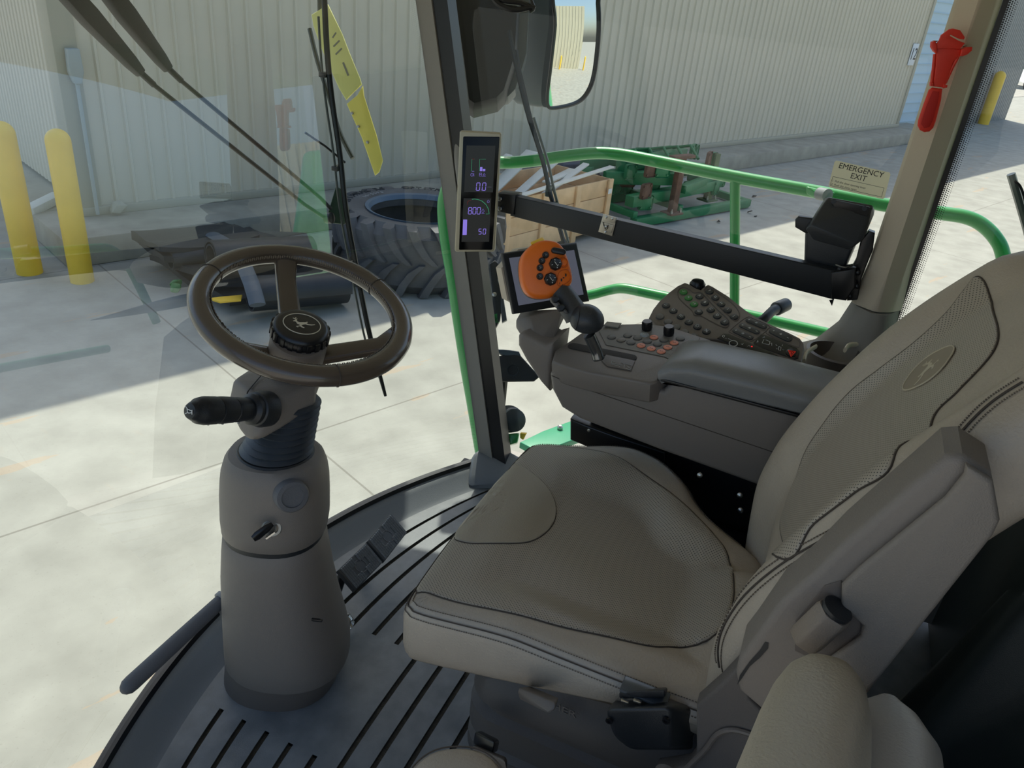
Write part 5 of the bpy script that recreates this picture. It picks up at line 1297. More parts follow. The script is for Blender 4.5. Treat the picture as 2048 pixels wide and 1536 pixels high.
jx, jy, _ = frame_from(JN, c2w(Vector((0, 1, 0))))
def jbtn(x, y, r, h, m, n=20, name='joystick_button', base=.0095):
    c = JQ(*C5(x, y), base - .004); bm = B(); lathe(bm, [(r * 1.05, 0), (r * 1.05, .004), (r, .004 + h * .7), (r * .8, .004 + h), (r * .1, .004 + h * .9)], c, JN, n, xr=jx); o = obj(name, bm, m, jh); return o, c + JN * (.004 + h)
KB2 = mat('joystick_key', (30, 32, 34), .3)
for x, y in ((985, 453), (955, 500), (940, 557), (938, 628)):
    o, c = jbtn(x, y, .0066, .005, KB2); bm = B(); tube(bm, [c + jx * a + jy * b for a, b in ((-.002, .002), (.002, 0), (-.001, -.002))], .0004, 5); obj('button_symbol', bm, GREYINK, o)
for x, y, r in ((1065, 527, .0130), (1025, 650, .0130)):
    o, c = jbtn(x, y, r, .010, KB2, 8, 'octagon_switch'); bm = B()
    for a in range(4): rd = jx * math.cos(a * PI / 2 + .3) + jy * math.sin(a * PI / 2 + .3); box(bm, c + rd * .008, (.0025, .0012, .0006), (rd, JN.cross(rd), JN))
    tube(bm, [c + jx * u + jy * v + JN * .0003 for u, v in ((-.003, .004), (0, 0), (.003, -.004), (.005, -.002))], .0006, 5); obj('switch_symbols', bm, WHITE, o)
a, b_ = JQ(*C5(1055, 415), .008), JQ(*C5(1128, 428), .008)
x_ = (b_ - a).normalized(); y_ = JN.cross(x_); pts = [b_ + x_ * math.cos(t_) * .006 + y_ * math.sin(t_) * .006 for t_ in [-PI / 2 + PI * k / 8 for k in range(9)]] + [a + x_ * math.cos(t_) * .006 + y_ * math.sin(t_) * .006 for t_ in [PI / 2 + PI * k / 8 for k in range(9)]]
bm = B(); prism(bm, [p - JN * .006 for p in pts], JN * .015, .003); obj('rocker_switch', bm, KB2, jh)
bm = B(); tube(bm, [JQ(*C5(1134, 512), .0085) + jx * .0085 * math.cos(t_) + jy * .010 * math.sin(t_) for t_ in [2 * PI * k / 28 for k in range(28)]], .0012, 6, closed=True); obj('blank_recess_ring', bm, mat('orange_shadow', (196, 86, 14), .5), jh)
jbtn(1137, 512, .006, .001, ORANGE, name='blank_button')
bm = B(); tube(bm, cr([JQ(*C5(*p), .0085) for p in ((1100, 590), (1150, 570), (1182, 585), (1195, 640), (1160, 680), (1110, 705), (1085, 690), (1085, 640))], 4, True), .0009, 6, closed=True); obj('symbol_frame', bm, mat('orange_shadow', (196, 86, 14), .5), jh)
bm = B()
for x, y, w_, h_ in ((1103, 683, .0012, .006), (1118, 655, .004, .008), (1135, 637, .004, .004), (1153, 615, .004, .008)):
    box(bm, JQ(*C5(x, y), .0092), (w_ * .8, h_ * .7, .0006), (jx, jy, JN), .0002)
obj('printed_symbols', bm, BLACKM, jh)
bm = B(); hull(bm, [JQ(*C5(x, y), h) for x, y, h in ((865, 345, -.012), (960, 303, -.012), (978, 318, -.012), (980, 332, .0), (872, 368, .0), (866, 360, 0), (870, 350, -.03), (965, 308, -.03), (975, 335, -.03), (880, 372, -.03))], .002); obj('yellow_toggle', bm, YELB, jh)
# grip, palm rest, boot, shaft
def JD(x, y, d): p = C5(x, y); return U(*p, d=d)
gp_ = [(1085, 735, 1.575, .020), (1120, 770, 1.575, .021), (1165, 830, 1.57, .0215), (1205, 890, 1.565, .022), (1235, 935, 1.56, .024), (1250, 960, 1.56, .020)]
pts = cr([JD(x, y, d) for x, y, d, r in gp_], 5); rs = [.0235 + .003 * i / len(pts) for i in range(len(pts))]; rs[-1] = .02
bm = B(); tube(bm, pts, rs, 20); gr_ = obj('grip', bm, mat('grip_rubber', (54, 56, 58), .42, bump=.3, scale=600), js, ang=70)
bm = B(); prism(bm, [JD(x, y, 1.535) for x, y in ((1035, 800), (1055, 790), (1110, 855), (1165, 905), (1175, 925), (1150, 930), (1090, 880), (1045, 830))], JN * -.03, .004); tg_ = obj('trigger_panel', bm, mat('trigger_grey', (84, 84, 84), .4), gr_)
for x, y in ((1065, 815), (1112, 885)):
    bm = B(); lathe(bm, [(.0075, -.004), (.0075, .004), (.005, .006), (.001, .006)], JD(x, y, 1.532), JN, 16, xr=jx); obj('trigger_button', bm, KB2, tg_)
pc = JD(1318, 985, 1.545); bm = B(); bmesh.ops.create_uvsphere(bm, u_segments=32, v_segments=20, radius=1)
px_, py_, pz_ = frame_from(-c2w(Vector((0, 0, -1))), c2w(Vector((0, 1, 0))))
ra = math.radians(-12); e1 = px_ * math.cos(ra) + py_ * math.sin(ra); e2 = px_ * -math.sin(ra) + py_ * math.cos(ra)
for v in bm.verts:
    c = v.co; k = 1.0; y_ = c.y; 
    if y_ < 0: y_ *= .82
    wx = 1 + (.12 * c.x if c.x < 0 else 0)
    v.co = pc + e1 * (c.x * .037 * wx) + e2 * (y_ * .033 * (1.0 if c.x > -.2 else 1.0)) + pz_ * (c.z * .032)
obj('palm_rest', bm, mat('palm_rubber', (46, 50, 54), .38, bump=.2, scale=500), js, ang=80)
bm = B(); tube(bm, [pc + e1 * (-.006 + .001 * k) * 0 - e1 * .017 + e2 * (.034 * math.sin(t_)) * .72 + pz_ * (.029 * math.cos(t_)) for k, t_ in enumerate([PI * .5 - PI * q / 14 for q in range(15)])], .0007, 5); obj('palm_seam', bm, BLACKM, js)
bm = B(); tube(bm, cr([JD(1345, 1105, 1.56), JD(1375, 1170, 1.57), JD(1405, 1240, 1.58), JD(1425, 1310, 1.585)], 6), [.0125] * 18 + [.0110], 20); obj('shaft', bm, CHROME, js)

# ================================================================ PILLAR DISPLAY
pd = thing('pillar_display', U(960, 380, x=1.86), 'tall narrow digital display in a champagne frame on the front pillar', 'display')
PN = Vector((-.90, -.36, .10)).normalized(); P0 = U(955, 380, d=2.0)
def PQ(px, py, h=0): return U(px, py, pl=(P0 + PN * h, PN))
C2 = lambda x, y: (890 + x / 5.908, 250 + y / 5.908)
oc = [PQ(*p) for p in ((919.5, 264), (923, 261), (1000, 265), (1003, 269), (990, 500), (986, 504), (912, 504), (909, 500))]
bm = B(); prism(bm, oc, -PN * .022, .004, 3); fr_ = obj('frame', bm, mat('champagne_plastic', (176, 168, 146), .35, .3), pd)
gl4 = [PQ(*C2(*p), .0004) for p in ((225, 135), (640, 140), (645, 150), (560, 1465), (550, 1475), (170, 1475), (165, 1465), (215, 145))]
bm = B(); prism(bm, gl4, PN * .0008, .0003); sg = obj('screen_glass', bm, SCREENB, fr_)
def pm(pts, m, name, h=.0015):
    bm = B(); prism(bm, [PQ(*C2(*p), h) for p in pts], PN * .0002); return obj(name, bm, m, sg)
pm([(255, 242), (595, 245), (565, 795), (225, 792)], mat('lcd_dark', (22, 28, 28), .3), 'upper_field', .0012)
pm([(220, 865), (545, 868), (520, 1380), (195, 1380)], mat('lcd_dark2', (12, 16, 17), .3), 'lower_field', .0012)
VIO = mat('violet_led', (120, 100, 200), .5, emit=(136, 118, 214), es=.75); GLED = mat('green_led', (60, 150, 110), .5, emit=(60, 150, 110), es=.55); RLED = mat('red_led', (110, 40, 40), .5, emit=(100, 30, 34), es=.35)
pm([(215, 1117), (262, 1118), (256, 1300), (207, 1300)], VIO, 'level_bar')
pm([(415, 497), (443, 497), (441, 545), (412, 545)], VIO, 'bar'); pm([(448, 520), (476, 520), (475, 546), (447, 546)], VIO, 'bar')
def pline(pls, m, name, r=.0005):
    bm = B()
    for pl_ in pls: tube(bm, [PQ(*C2(*p), .0018) for p in pl_], r, 5)
    return obj(name, bm, m, sg)
pline([[(352, 403), (318, 403), (312, 545)], [(482, 405), (410, 405), (408, 545)]], GLED, 'gauge_outline')
pline([[(318, 878), (350, 874), (390, 880), (440, 900), (485, 940), (512, 990), (522, 1050), (485, 1052)]], GLED, 'gauge_arc', .0008)
pline([[(350, 403), (320, 403)], [(310, 885), (275, 900), (262, 915), (270, 940)]], RLED, 'red_zone', .0008)
pline([[(318, 546), (345, 547)], [(305, 580), (318, 568), (332, 580), (330, 600), (318, 607), (305, 598), (305, 580)], [(340, 568), (342, 607)], [(408, 568), (406, 606), (430, 606), (432, 568), (408, 568)], [(408, 587), (432, 587)], [(438, 606), (480, 606)], [(450, 590), (465, 568), (478, 590), (450, 592)], [(500, 900), (512, 885), (524, 900), (520, 918), (502, 918), (500, 900)], [(432, 1020), (450, 990), (464, 1018), (450, 1036), (434, 1030)], [(430, 1046), (466, 1046)]], VIO, 'gauge_symbols', .0004)
SEG = {'0': 'abcdef', '8': 'abcdefg', '5': 'afgcd'}
def digits(s_, x0, y0, w_, h_, gap, sl, name):
    pls = []; x = x0
    for ch in s_:
        if ch == '.': pls.append([(x - gap * .62, y0 + h_ - 3), (x - gap * .62 + 5, y0 + h_ - 3)]); continue
        q = lambda u, v: (x + u * w_ - v * sl, y0 + v * h_)
        e = .06; D = {'a': [(e, 0), (1 - e, 0)], 'b': [(1, .04), (1, .46)], 'c': [(1, .54), (1, .96)], 'd': [(e, 1), (1 - e, 1)], 'e': [(0, .54), (0, .96)], 'f': [(0, .04), (0, .46)], 'g': [(e, .5), (1 - e, .5)]}
        for k in SEG[ch]: pls.append([q(*D[k][0]), q(*D[k][1])])
        x += w_ + gap
    return pline(pls, VIO, name, .0009)
digits('0.0', 376, 684, 40, 88, 30, 8, 'speed_readout'); digits('800', 281, 974, 36, 78, 16, 7, 'engine_readout'); digits('50', 402, 1228, 30, 62, 22, 6, 'level_readout')
dxx = (PQ(*C2(550, 735)) - PQ(*C2(500, 735))).normalized(); text('unit_text', 'MPH', PQ(*C2(526, 736), .0016), dxx, PN.cross(dxx), .0052, mat('dim_led', (80, 80, 100), .5, emit=(80, 80, 100), es=.4), sg, .0001)
bm = B(); hull(bm, [U(px, py, d=dd) for px, py, dd in ((909, 267, 2.06), (925, 264, 2.06), (905, 275, 2.10), (909, 330, 2.07), (930, 330, 2.07), (960, 380, 2.07), (960, 450, 2.07), (925, 450, 2.07))], .004); obj('display_mount', bm, GREYT, pd)

# ================================================================ BAR ACROSS THE RIGHT WINDOW
XB = 1.90
hb = thing('window_bar', (1.9, .37, .86), 'black flat bar running across the right window', 'bar')
tb = [U(px, py, x=XB) for px, py in ((1022, 391), (1688, 545), (1668, 600), (1020, 432))]
bm = B(); prism(bm, tb, (.032, 0, 0), .003, 3); barb = obj('flat_bar', bm, BLACK, hb)
bm = B(); prism(bm, [U(px, py, x=XB - .004) for px, py in ((996, 386), (1032, 390), (1028, 430), (994, 424))], (.045, 0, 0), .003); bcap = obj('end_bracket', bm, BLACKM, hb)
for px, py in ((1001, 397), (1001, 417)):
    bm = B(); lathe(bm, [(.007, -.01), (.007, .006), (.003, .008)], U(px, py, x=1.893), (-1, 0, 0), 6); obj('bolt', bm, CHROME, bcap)
bm = B(); prism(bm, [U(px, py, x=XB - .006) for px, py in ((1662, 545), (1690, 540), (1712, 536), (1712, 575), (1692, 602), (1662, 598))], (.05, 0, 0), .004); rb_ = obj('end_bracket', bm, BLACKM, hb)
bm = B(); prism(bm, [U(px, py, x=XB + .02) for px, py in ((1738, 462), (1750, 466), (1746, 500), (1722, 560), (1716, 600), (1694, 602), (1690, 560), (1712, 520), (1722, 480))], (.025, 0, 0), .003); obj('pillar_bracket', bm, BLACKM, rb_)
for px, py in ((1716, 545), (1714, 572), (1680, 538), (1700, 592)):
    bm = B(); lathe(bm, [(.006, -.004), (.006, .006), (.003, .008)], U(px, py, x=1.905), (-1, 0, 0), 10); obj('bolt', bm, BLACKM, rb_)
bm = B(); hull(bm, [U(px, py, x=xx) for px, py, xx in ((1658, 600, 1.895), (1668, 598, 1.895), (1664, 612, 1.895), (1660, 600, 1.92), (1668, 600, 1.92))]); obj('bar_tip', bm, BLACKM, hb)
bm = B(); prism(bm, [U(px, py, x=XB - .002) for px, py in ((1207, 428), (1234, 436), (1225, 472), (1197, 463))], (-.003, 0, 0), .0012); lt = obj('latch_plate', bm, NICKEL, barb)
bm = B(); prism(bm, [U(px, py, x=XB - .005) for px, py in ((1210, 428), (1233, 435), (1231, 446), (1207, 440))], (-.004, 0, 0), .0015); prism(bm, [U(px, py, x=XB - .005) for px, py in ((1203, 443), (1228, 450), (1223, 466), (1198, 460))], (-.002, 0, 0), .001); ll = obj('latch_leaf', bm, NICKEL, lt)
bm = B()
for px, py in ((1213, 434), (1225, 437), (1212, 453), (1211, 464)): lathe(bm, [(.0035, 0), (.0032, .003), (.001, .004)], U(px, py, x=XB - .008), (-1, 0, 0), 14)
obj('rivet', bm, STEEL, lt)
bm = B(); tube(bm, cr([U(px, py, x=XB - .0085) for px, py in ((1206, 444), (1208, 452), (1211, 458), (1215, 457), (1216, 450))], 4), .001, 6); obj('latch_slot', bm, BLACKM, ll)

# ================================================================ DOOR LATCH HOUSING
dl = thing('door_latch', U(1670, 480, x=1.92), 'black moulded door latch housing with its lever, below the emergency sticker', 'latch')
def XQ(px, py, x): return U(px, py, x=x)
bm = B(); hull(bm, [XQ(1656, 394, 1.93), XQ(1745, 410, 1.93), XQ(1748, 430, 1.94), XQ(1728, 478, 1.90), XQ(1712, 488, 1.89), XQ(1622, 450, 1.88), XQ(1640, 430, 1.90), XQ(1652, 400, 1.92), XQ(1610, 458, 1.885), XQ(1625, 480, 1.885), XQ(1700, 500, 1.89), XQ(1710, 480, 1.96), XQ(1750, 420, 1.96), XQ(1650, 396, 1.96)], .008, 4); lh = obj('latch_housing', bm, mat('latch_plastic', (56, 58, 60), .36, bump=.2, scale=600), dl, ang=50)
bm = B(); hull(bm, [XQ(1612, 455, 1.935), XQ(1712, 480, 1.936), XQ(1618, 480, 1.936), XQ(1618, 500, 1.936), XQ(1608, 538, 1.936), XQ(1685, 548, 1.936), XQ(1700, 510, 1.936), XQ(1610, 455, 1.956), XQ(1608, 535, 1.956), XQ(1690, 545, 1.956), XQ(1718, 480, 1.957)], .007, 4); obj('latch_lower_body', bm, mat('latch_plastic', (56, 58, 60), .36), lh, ang=50)
bm = B(); prism(bm, [XQ(*p, 1.90) for p in ((1590, 440), (1597, 433), (1628, 437), (1626, 462), (1612, 468), (1590, 455))], (.02, 0, 0), .004); obj('latch_lever', bm, BLACK, lh)
bm = B(); prism(bm, [XQ(*p, 1.918) for p in ((1663, 398), (1740, 414), (1735, 432), (1676, 418), (1668, 414))], (-.004, 0, 0), .001); tp_ = obj('top_recess', bm, BLACKM, lh)
for px, py in ((1667, 403), (1729, 417)):
    bm = B(); lathe(bm, [(.0055, 0), (.0055, .003), (.002, .003)], XQ(px, py, 1.913), (-1, 0, .2), 14); obj('latch_screw', bm, BLACK, tp_)
bm = B(); tube(bm, cr([XQ(1672, 530, 1.9), XQ(1690, 535, 1.89), XQ(1705, 530, 1.9)], 5), .003, 8); obj('latch_rod', bm, CHROME, lh)

# ================================================================ HAMMER, STICKER
hm = thing('emergency_hammer', U(1880, 160, x=1.895), 'red emergency hammer and belt cutter clipped to the beige pillar', 'hammer')
pnn = Vector((-.9, -.15, 0)).normalized(); pn0 = Vector((1.890, -.15, 1.3))
def EQ(px, py, h=0): return U(px, py, pl=(pn0 + pnn * h, pnn))
C3 = lambda x, y: (1748 + x / 3.84, y / 3.84)
bm = B(); prism(bm, [EQ(*C3(*p), .012) for p in [(495, 310), (510, 270), (570, 225), (600, 218), (655, 232), (690, 285), (685, 302), (655, 300), (580, 265), (578, 275), (640, 310), (690, 330), (680, 345), (655, 375), (470, 372), (470, 340)]], pnn * .008, .0015); hh = obj('hammer_head', bm, RED, hm)
bm = B(); prism(bm, [EQ(*C3(*p), .004) for p in [(470, 350), (655, 375), (645, 430), (600, 470), (545, 640), (525, 668), (445, 660), (462, 520), (468, 420)]], pnn * .012, .002); obj('hammer_neck', bm, RED, hm)
bm = B(); prism(bm, [EQ(*C3(*p), .004) for p in [(432, 320), (455, 310), (470, 345), (468, 410), (448, 395), (428, 360)]], pnn * .018, .0015); prism(bm, [EQ(*C3(*p), .004) for p in [(655, 375), (690, 362), (738, 358), (735, 385), (700, 415), (660, 430), (645, 425)]], pnn * .018, .0015)
tube(bm, [EQ(*C3(*p), .012) for p in [(650, 425), (600, 520), (545, 640)]], .0035, 8); tube(bm, [EQ(*C3(*p), .012) for p in [(466, 415), (455, 530), (442, 640)]], .003, 8); prism(bm, [EQ(*C3(*p), .004) for p in [(425, 630), (445, 630), (448, 660), (424, 658)]], pnn * .014, .001); prism(bm, [EQ(*C3(*p), .004) for p in [(520, 640), (553, 650), (550, 668), (520, 675)]], pnn * .014, .001); obj('holder_clip', bm, RED, hm)
bm = B(); prism(bm, [EQ(*C3(*p), .006) for p in [(440, 670), (520, 680), (512, 760), (470, 930), (450, 980), (420, 1008), (380, 1012), (345, 995), (330, 960), (335, 920), (375, 800), (415, 690)]], pnn * .010, .004); hd_ = obj('handle', bm, RED, hm)
bm = B(); prism(bm, [EQ(*C3(*p), .0165) for p in [(450, 700), (500, 705), (490, 790), (450, 925), (425, 975), (385, 985), (360, 950), (400, 820)]], pnn * .0008, .0003); obj('handle_inset', bm, mat('red_inset', (196, 36, 26), .6), hd_)
for a_, b__ in (((456, 322), (475, 318)), ((680, 355), (700, 350))):
    bm = B(); c_ = EQ(*C3(*a_), .014); lathe(bm, [(.003, 0), (.0005, .008)], c_, EQ(*C3(*b__), .014) - c_, 10); obj('hammer_point', bm, STEEL, hh)
STK = mat('sticker_cream', (238, 234, 214), .55)
_n = STK.node_tree.nodes; _l = STK.node_tree.links; _t = _n.new('ShaderNodeBsdfTranslucent'); _t.inputs[0].default_value = lin((238, 234, 214)); _x = _n.new('ShaderNodeMixShader'); _x.inputs[0].default_value = .5
_l.new(_n['Principled BSDF'].outputs[0], _x.inputs[1]); _l.new(_t.outputs[0], _x.inputs[2]); _l.new(_x.outputs[0], _n['Material Output'].inputs[0])
st = thing('emergency_sticker', U(1722, 360, x=1.955), 'cream EMERGENCY EXIT sticker on the right window', 'sticker')
sc = [U(*p, x=1.955) for p in ((1673, 321), (1779, 345), (1781, 349), (1769, 396), (1765, 398), (1659, 375), (1657, 371), (1669, 324))]
bm = B(); prism(bm, sc, (.0006, 0, 0)); sp_ = obj('sticker_face', bm, STK, st)
def SQ(px, py): return U(px, py, x=1.9545)
sxv = (SQ(1778, 356) - SQ(1672, 332)).normalized(); syv = Vector((-1, 0, 0)).cross(sxv)
sc_w = (SQ(1775, 352) - SQ(1671, 329)).length
t1 = text('headline', 'EMERGENCY', SQ(1722, 341), sxv, syv, .0172, BLINK, sp_, .0001); t2 = text('headline', 'EXIT', SQ(1717, 355), sxv, syv, .0172, BLINK, sp_, .0001)
for t_, c_ in ((t1, SQ(1722, 341)), (t2, SQ(1717, 355))): pass
text('instruction_text', '1  Pull the door opening lever', SQ(1664, 361), sxv, syv, .0062, BLINK, sp_, .0001, 'LEFT'); text('instruction_text', '2  Push the door open', SQ(1662.5, 368), sxv, syv, .0062, BLINK, sp_, .0001, 'LEFT')
bm = B(); fr4 = [SQ(*p) for p in ((1666, 353), (1768, 376), (1763, 394), (1660, 371))]
for a, b_ in zip(fr4, fr4[1:] + fr4[:1]): x_ = (b_ - a).normalized(); box(bm, (a + b_) / 2, ((b_ - a).length, .0007, .0002), (x_, XV.cross(x_), XV))
obj('text_frame', bm, BLINK, sp_)
# cable running down behind the pillar display
bm = B(); tube(bm, cr([U(px, py, d=dd) for px, py, dd in ((882, 0, 2.03), (884, 60, 2.03), (880, 110, 2.03), (876, 145, 2.03), (884, 185, 2.04), (897, 222, 2.05), (912, 250, 2.06), (918, 268, 2.07))], 8), .006, 8); tag(obj('cable', bm, BLACKM), 'thin black cable running down the front pillar to the display', 'cable')
for k, pp in enumerate([[(985, -6), (1000, 10), (1030, 20), (1060, 15), (1070, 18)], [(990, -8), (1010, 2), (1040, 6), (1060, 14)], [(1060, -10), (1064, 4), (1068, 16), (1060, 24)]]):
    bm = B(); tube(bm, cr([U(px, py, d=1.9) for px, py in pp], 8), .007 if k < 2 else .004, 8); tag(obj('cable', bm, BLACKM), ['lower looped black cable hanging in front of the black mirror housing', 'upper looped black cable hanging in front of the black mirror housing', 'cable tie end wrapped around the looped cables at the top edge'][k], 'cable')
# ================================================================ OUTSIDE THE GLASS: rails, mirrors, wipers
XR = 2.62
rl = thing('platform_railing', (XR, .2, -.3), 'green tubular railing around the right-hand platform', 'railing')
def RQ(px, py, x=XR): return U(px, py, x=x)
R0 = .021
top = [RQ(940, 322, 2.45) + Vector((0, .02, 0)), RQ(1000, 325, 2.45), RQ(1060, 322, 2.5), RQ(1130, 312, 2.56), RQ(1190, 306, 2.6), RQ(1240, 309), RQ(1300, 320), RQ(1470, 354), RQ(1640, 385), RQ(1770, 410), RQ(1880, 426), RQ(1930, 434), RQ(1962, 448), RQ(1990, 475), RQ(2006, 510), RQ(2020, 600), RQ(2030, 700)]
bm = B(); tube(bm, cr(top, 6), .0205, 18); obj('top_rail', bm, GREEN, rl, ang=70)
low = [RQ(1130, 596, 2.6), RQ(1180, 590, 2.6), RQ(1215, 581), RQ(1245, 577), RQ(1290, 585), RQ(1450, 620), RQ(1560, 645), RQ(1660, 668), RQ(1800, 700)]
bm = B(); tube(bm, cr(low, 6), .0185, 16); obj('lower_rail', bm, GREEN, rl, ang=70)
bm = B(); tube(bm, [RQ(1470, 356), RQ(1470, 450), RQ(1469, 620), RQ(1467, 700)], .0165, 16); obj('rail_post', bm, GREEN, rl, ang=70)
q = RQ(1636, 384)
bm = B(); hull(bm, [RQ(1612, 372, XR - .03), RQ(1625, 384, XR - .03), RQ(1628, 398, XR - .03), RQ(1612, 388, XR - .03), RQ(1672, 385, XR - .03), RQ(1640, 392, XR - .05), RQ(1615, 375, XR), RQ(1670, 392, XR)], .004); obj('weld_plate', bm, GREEN, rl)
bm = B(); lathe(bm, [(.019, -.02), (.019, .02), (.01, .022)], RQ(1647, 389, XR - .07), (-.6, -.5, .1), 20); obj('rubber_stop', bm, mat('grey_stop', (130, 134, 136), .5), rl)
# front vertical hand rail
fr2 = thing('grab_rail', U(930, 800, x=2.42), 'green curved grab rail standing in front of the front pillar', 'railing')
vr = [(905, 360), (893, 385), (888, 420), (893, 480), (905, 550), (918, 640), (932, 730), (946, 810), (962, 905), (972, 960)]
bm = B(); tube(bm, cr([U(px, py, x=2.42) for px, py in vr], 6), .0245, 18); obj('rail_tube', bm, GREEN, fr2, ang=70)
# platform deck edge, rubber buffer, yellow tab, black step box
bm = B(); prism(bm, [U(*p, z=-.22) for p in ((1040, 884), (1085, 862), (1140, 842), (1180, 846), (1170, 870), (1080, 905))], (0, 0, -.03), .004); pf = obj('platform', bm, mat('teal_green', (58, 150, 110), .35)); tag(pf, 'green steel platform corner outside, below the console', 'platform')
bm = B(); lathe(bm, [(.012, 0), (.012, .006), (.006, .012)], U(1120, 856, z=-.215), ZV, 12); obj('platform_bolt', bm, STEEL, pf)
bf = thing('work_lamp', U(1028, 850, d=2.5), 'dark ribbed round lamp body outside the base of the front pillar', 'lamp')
lc = U(1018, 838, d=2.5); la_ = (U(1034, 842, d=2.42) - lc).normalized()
bm = B(); prf = []
for k in range(8): prf += [(.045 - .001 * abs(k - 3) ** 1.5, -.04 + k * .013), (.037, -.04 + k * .013 + .004), (.037, -.04 + k * .013 + .009)]
lathe(bm, [(.01, -.045)] + prf + [(.01, .07)], lc, la_, 28); obj('ribbed_body', bm, mat('dark_alloy', (60, 66, 70), .4), bf, ang=30)
bm = B(); hull(bm, [U(px, py, d=2.5) for px, py in ((1015, 868), (1040, 865), (1035, 888), (1018, 892))] + [U(px, py, d=2.45) for px, py in ((1015, 868), (1038, 868), (1035, 885), (1018, 890))], .004); obj('lamp_bracket', bm, GREEN, bf)
bm = B(); prism(bm, [U(*p, d=2.5) for p in ((1040, 867), (1052, 868), (1046, 880), (1040, 876))], (.01, 0, 0), .001); obj('yellow_tab', bm, YEL, bf)
sb_ = thing('step_box', U(1040, 730, d=2.6), 'black box with round lens outside, left of the console nose', 'lamp')
bm = B(); pts = [(998, 712), (1030, 706), (1042, 712), (1072, 745), (1078, 755), (1068, 763), (1000, 764), (990, 750)]
prism(bm, [U(*p, d=2.6) for p in pts], c2w(Vector((0, 0, -1))) * .12, .006); bx_ = obj('lamp_box', bm, mat('matte_black', (20, 22, 25), .5), sb_)
bm = B(); prism(bm, [U(*p, d=2.6) for p in ((993, 698), (1020, 700), (1038, 703), (1042, 712), (1010, 712), (995, 706))], c2w(Vector((0, 0, -1))) * .12, .004); obj('lamp_hood', bm, mat('blue_black', (60, 72, 82), .3), sb_)
bm = B(); cq = U(1026, 740, d=2.597); fx_, fy_, fn_ = frame_from(c2w(Vector((0, 0, 1))), c2w(Vector((0, 1, 0)))); tube(bm, [cq + fx_ * .019 * math.cos(t_) + fy_ * .019 * math.sin(t_) for t_ in [2 * PI * k / 28 for k in range(28)]], .0015, 6, closed=True); obj('lens_ring', bm, mat('dark_lens', (44, 48, 52), .2), bx_)
# hydraulic odds and ends behind the black pillar strip
fi = thing('machine_fittings', U(1000, 600, d=2.7), 'dark and green machine fittings outside, between pillar and monitor', 'machine part')
for pts, m in (([(978, 528), (990, 520), (1000, 530), (996, 560), (1005, 590), (1000, 640), (992, 655), (985, 640), (984, 590)], BLACK), ([(984, 628), (996, 624), (998, 645), (988, 650)], GREEN), ([(998, 590), (1006, 588), (1014, 640), (1004, 645)], mat('dark_alloy', (60, 66, 70), .4))):
    bm = B(); prism(bm, [U(*p, d=2.75) for p in pts], c2w(Vector((0, 0, -1))) * .05, .004); obj('fitting', bm, m, fi)
bm = B(); lathe(bm, [(.008, 0), (.008, .006), (.003, .008)], U(989, 589, d=2.73), c2w(Vector((0, 0, 1))), 12); obj('fitting_bolt', bm, STEEL, fi)
# mirror housing seen from inside
BLK2 = mat('deep_black', (20, 20, 21), .45)
mh = thing('mirror_housing', U(960, 100, x=2.2), 'large black mirror housing hanging right of the front pillar', 'mirror')
C4 = lambda x, y: (600 + x / 2.926, y / 2.926)
fr_pts = [(885, -60), (1290, -60), (1285, 60), (1270, 330), (1245, 420), (1200, 560), (1155, 608), (1010, 645), (975, 620), (955, 450)]
near = [U(*C4(*p), d=2.36) for p in fr_pts]; mcn = sum(near, Vector()) / len(near)
vf = c2w(Vector((0, 0, -1))); bm = B()
R_ = [[bm.verts.new(mcn + (p - mcn) * s_ + vf * h) for p in near] for s_, h in ((.90, -.02), (.965, -.008), (1.0, .01), (1.0, .07))]; skin(bm, R_); mhb = obj('housing_shell', bm, BLK2, mh, ang=25)
bm = B(); R_ = [[bm.verts.new(mcn + (p - mcn) * s_ + vf * h + (U(1052, 78, d=2.36) - U(1030, 100, d=2.36))) for p in near] for s_, h in ((.94, .05), (.98, .08), (.96, .11), (.8, .12))]; skin(bm, R_); obj('outer_shell', bm, mat('grey_shell', (96, 100, 102), .4), mh, ang=25)
bm = B(); prism(bm, [U(*C4(*p), d=2.5) for p in ((885, 330), (935, 320), (960, 520), (925, 520))], vf * .04, .004); obj('mirror_arm', bm, BLACKM, mh)
bm = B(); tube(bm, [U(862, -20, x=2.07), U(893, 110, x=2.07), U(914, 215, x=2.07), U(928, 270, x=2.07)], .010, 10); obj('support_tube', bm, BLACKM, mh)
# round-cornered mirror with real reflection
mr = thing('side_mirror', U(1140, 100, x=2.6), 'convex side mirror in a dark shell reflecting the yard, top centre', 'mirror')
C7 = lambda x, y: (1060 + x / 6.4, y / 6.4)
gm = [(390, -140), (900, -140), (910, 60), (900, 350), (870, 640), (830, 940), (780, 1120), (700, 1250), (600, 1320), (450, 1365), (300, 1385), (250, 1350), (238, 1250), (245, 1100), (290, 700), (340, 330)]
mn_c = U(*C7(620, 600), d=2.55)
RF = Vector((.24, -.95, -.10)).normalized()       # where the centre of the mirror looks after reflection
vin = (mn_c - EYE).normalized(); MNm = (RF - vin).normalized()
G3 = cr([U(*C7(*p), pl=(mn_c, MNm)) for p in gm], 5, True); gc = sum(G3, Vector()) / len(G3)
bm = B(); R_ = []; rad = 1.3
for k in range(13):
    f = 1 - k / 13; R_.append([bm.verts.new(gc + (p - gc) * f - MNm * (((p - gc).length * f) ** 2 / (2 * rad))) for p in G3])
skin(bm, R_, cap=False); bm.faces.new(R_[-1]); mf_ = obj('mirror_face', bm, mat('silvered_glass', (235, 240, 238), .0, 1), mr, ang=180)
edge = [gc + (p - gc) * 1.012 for p in G3]
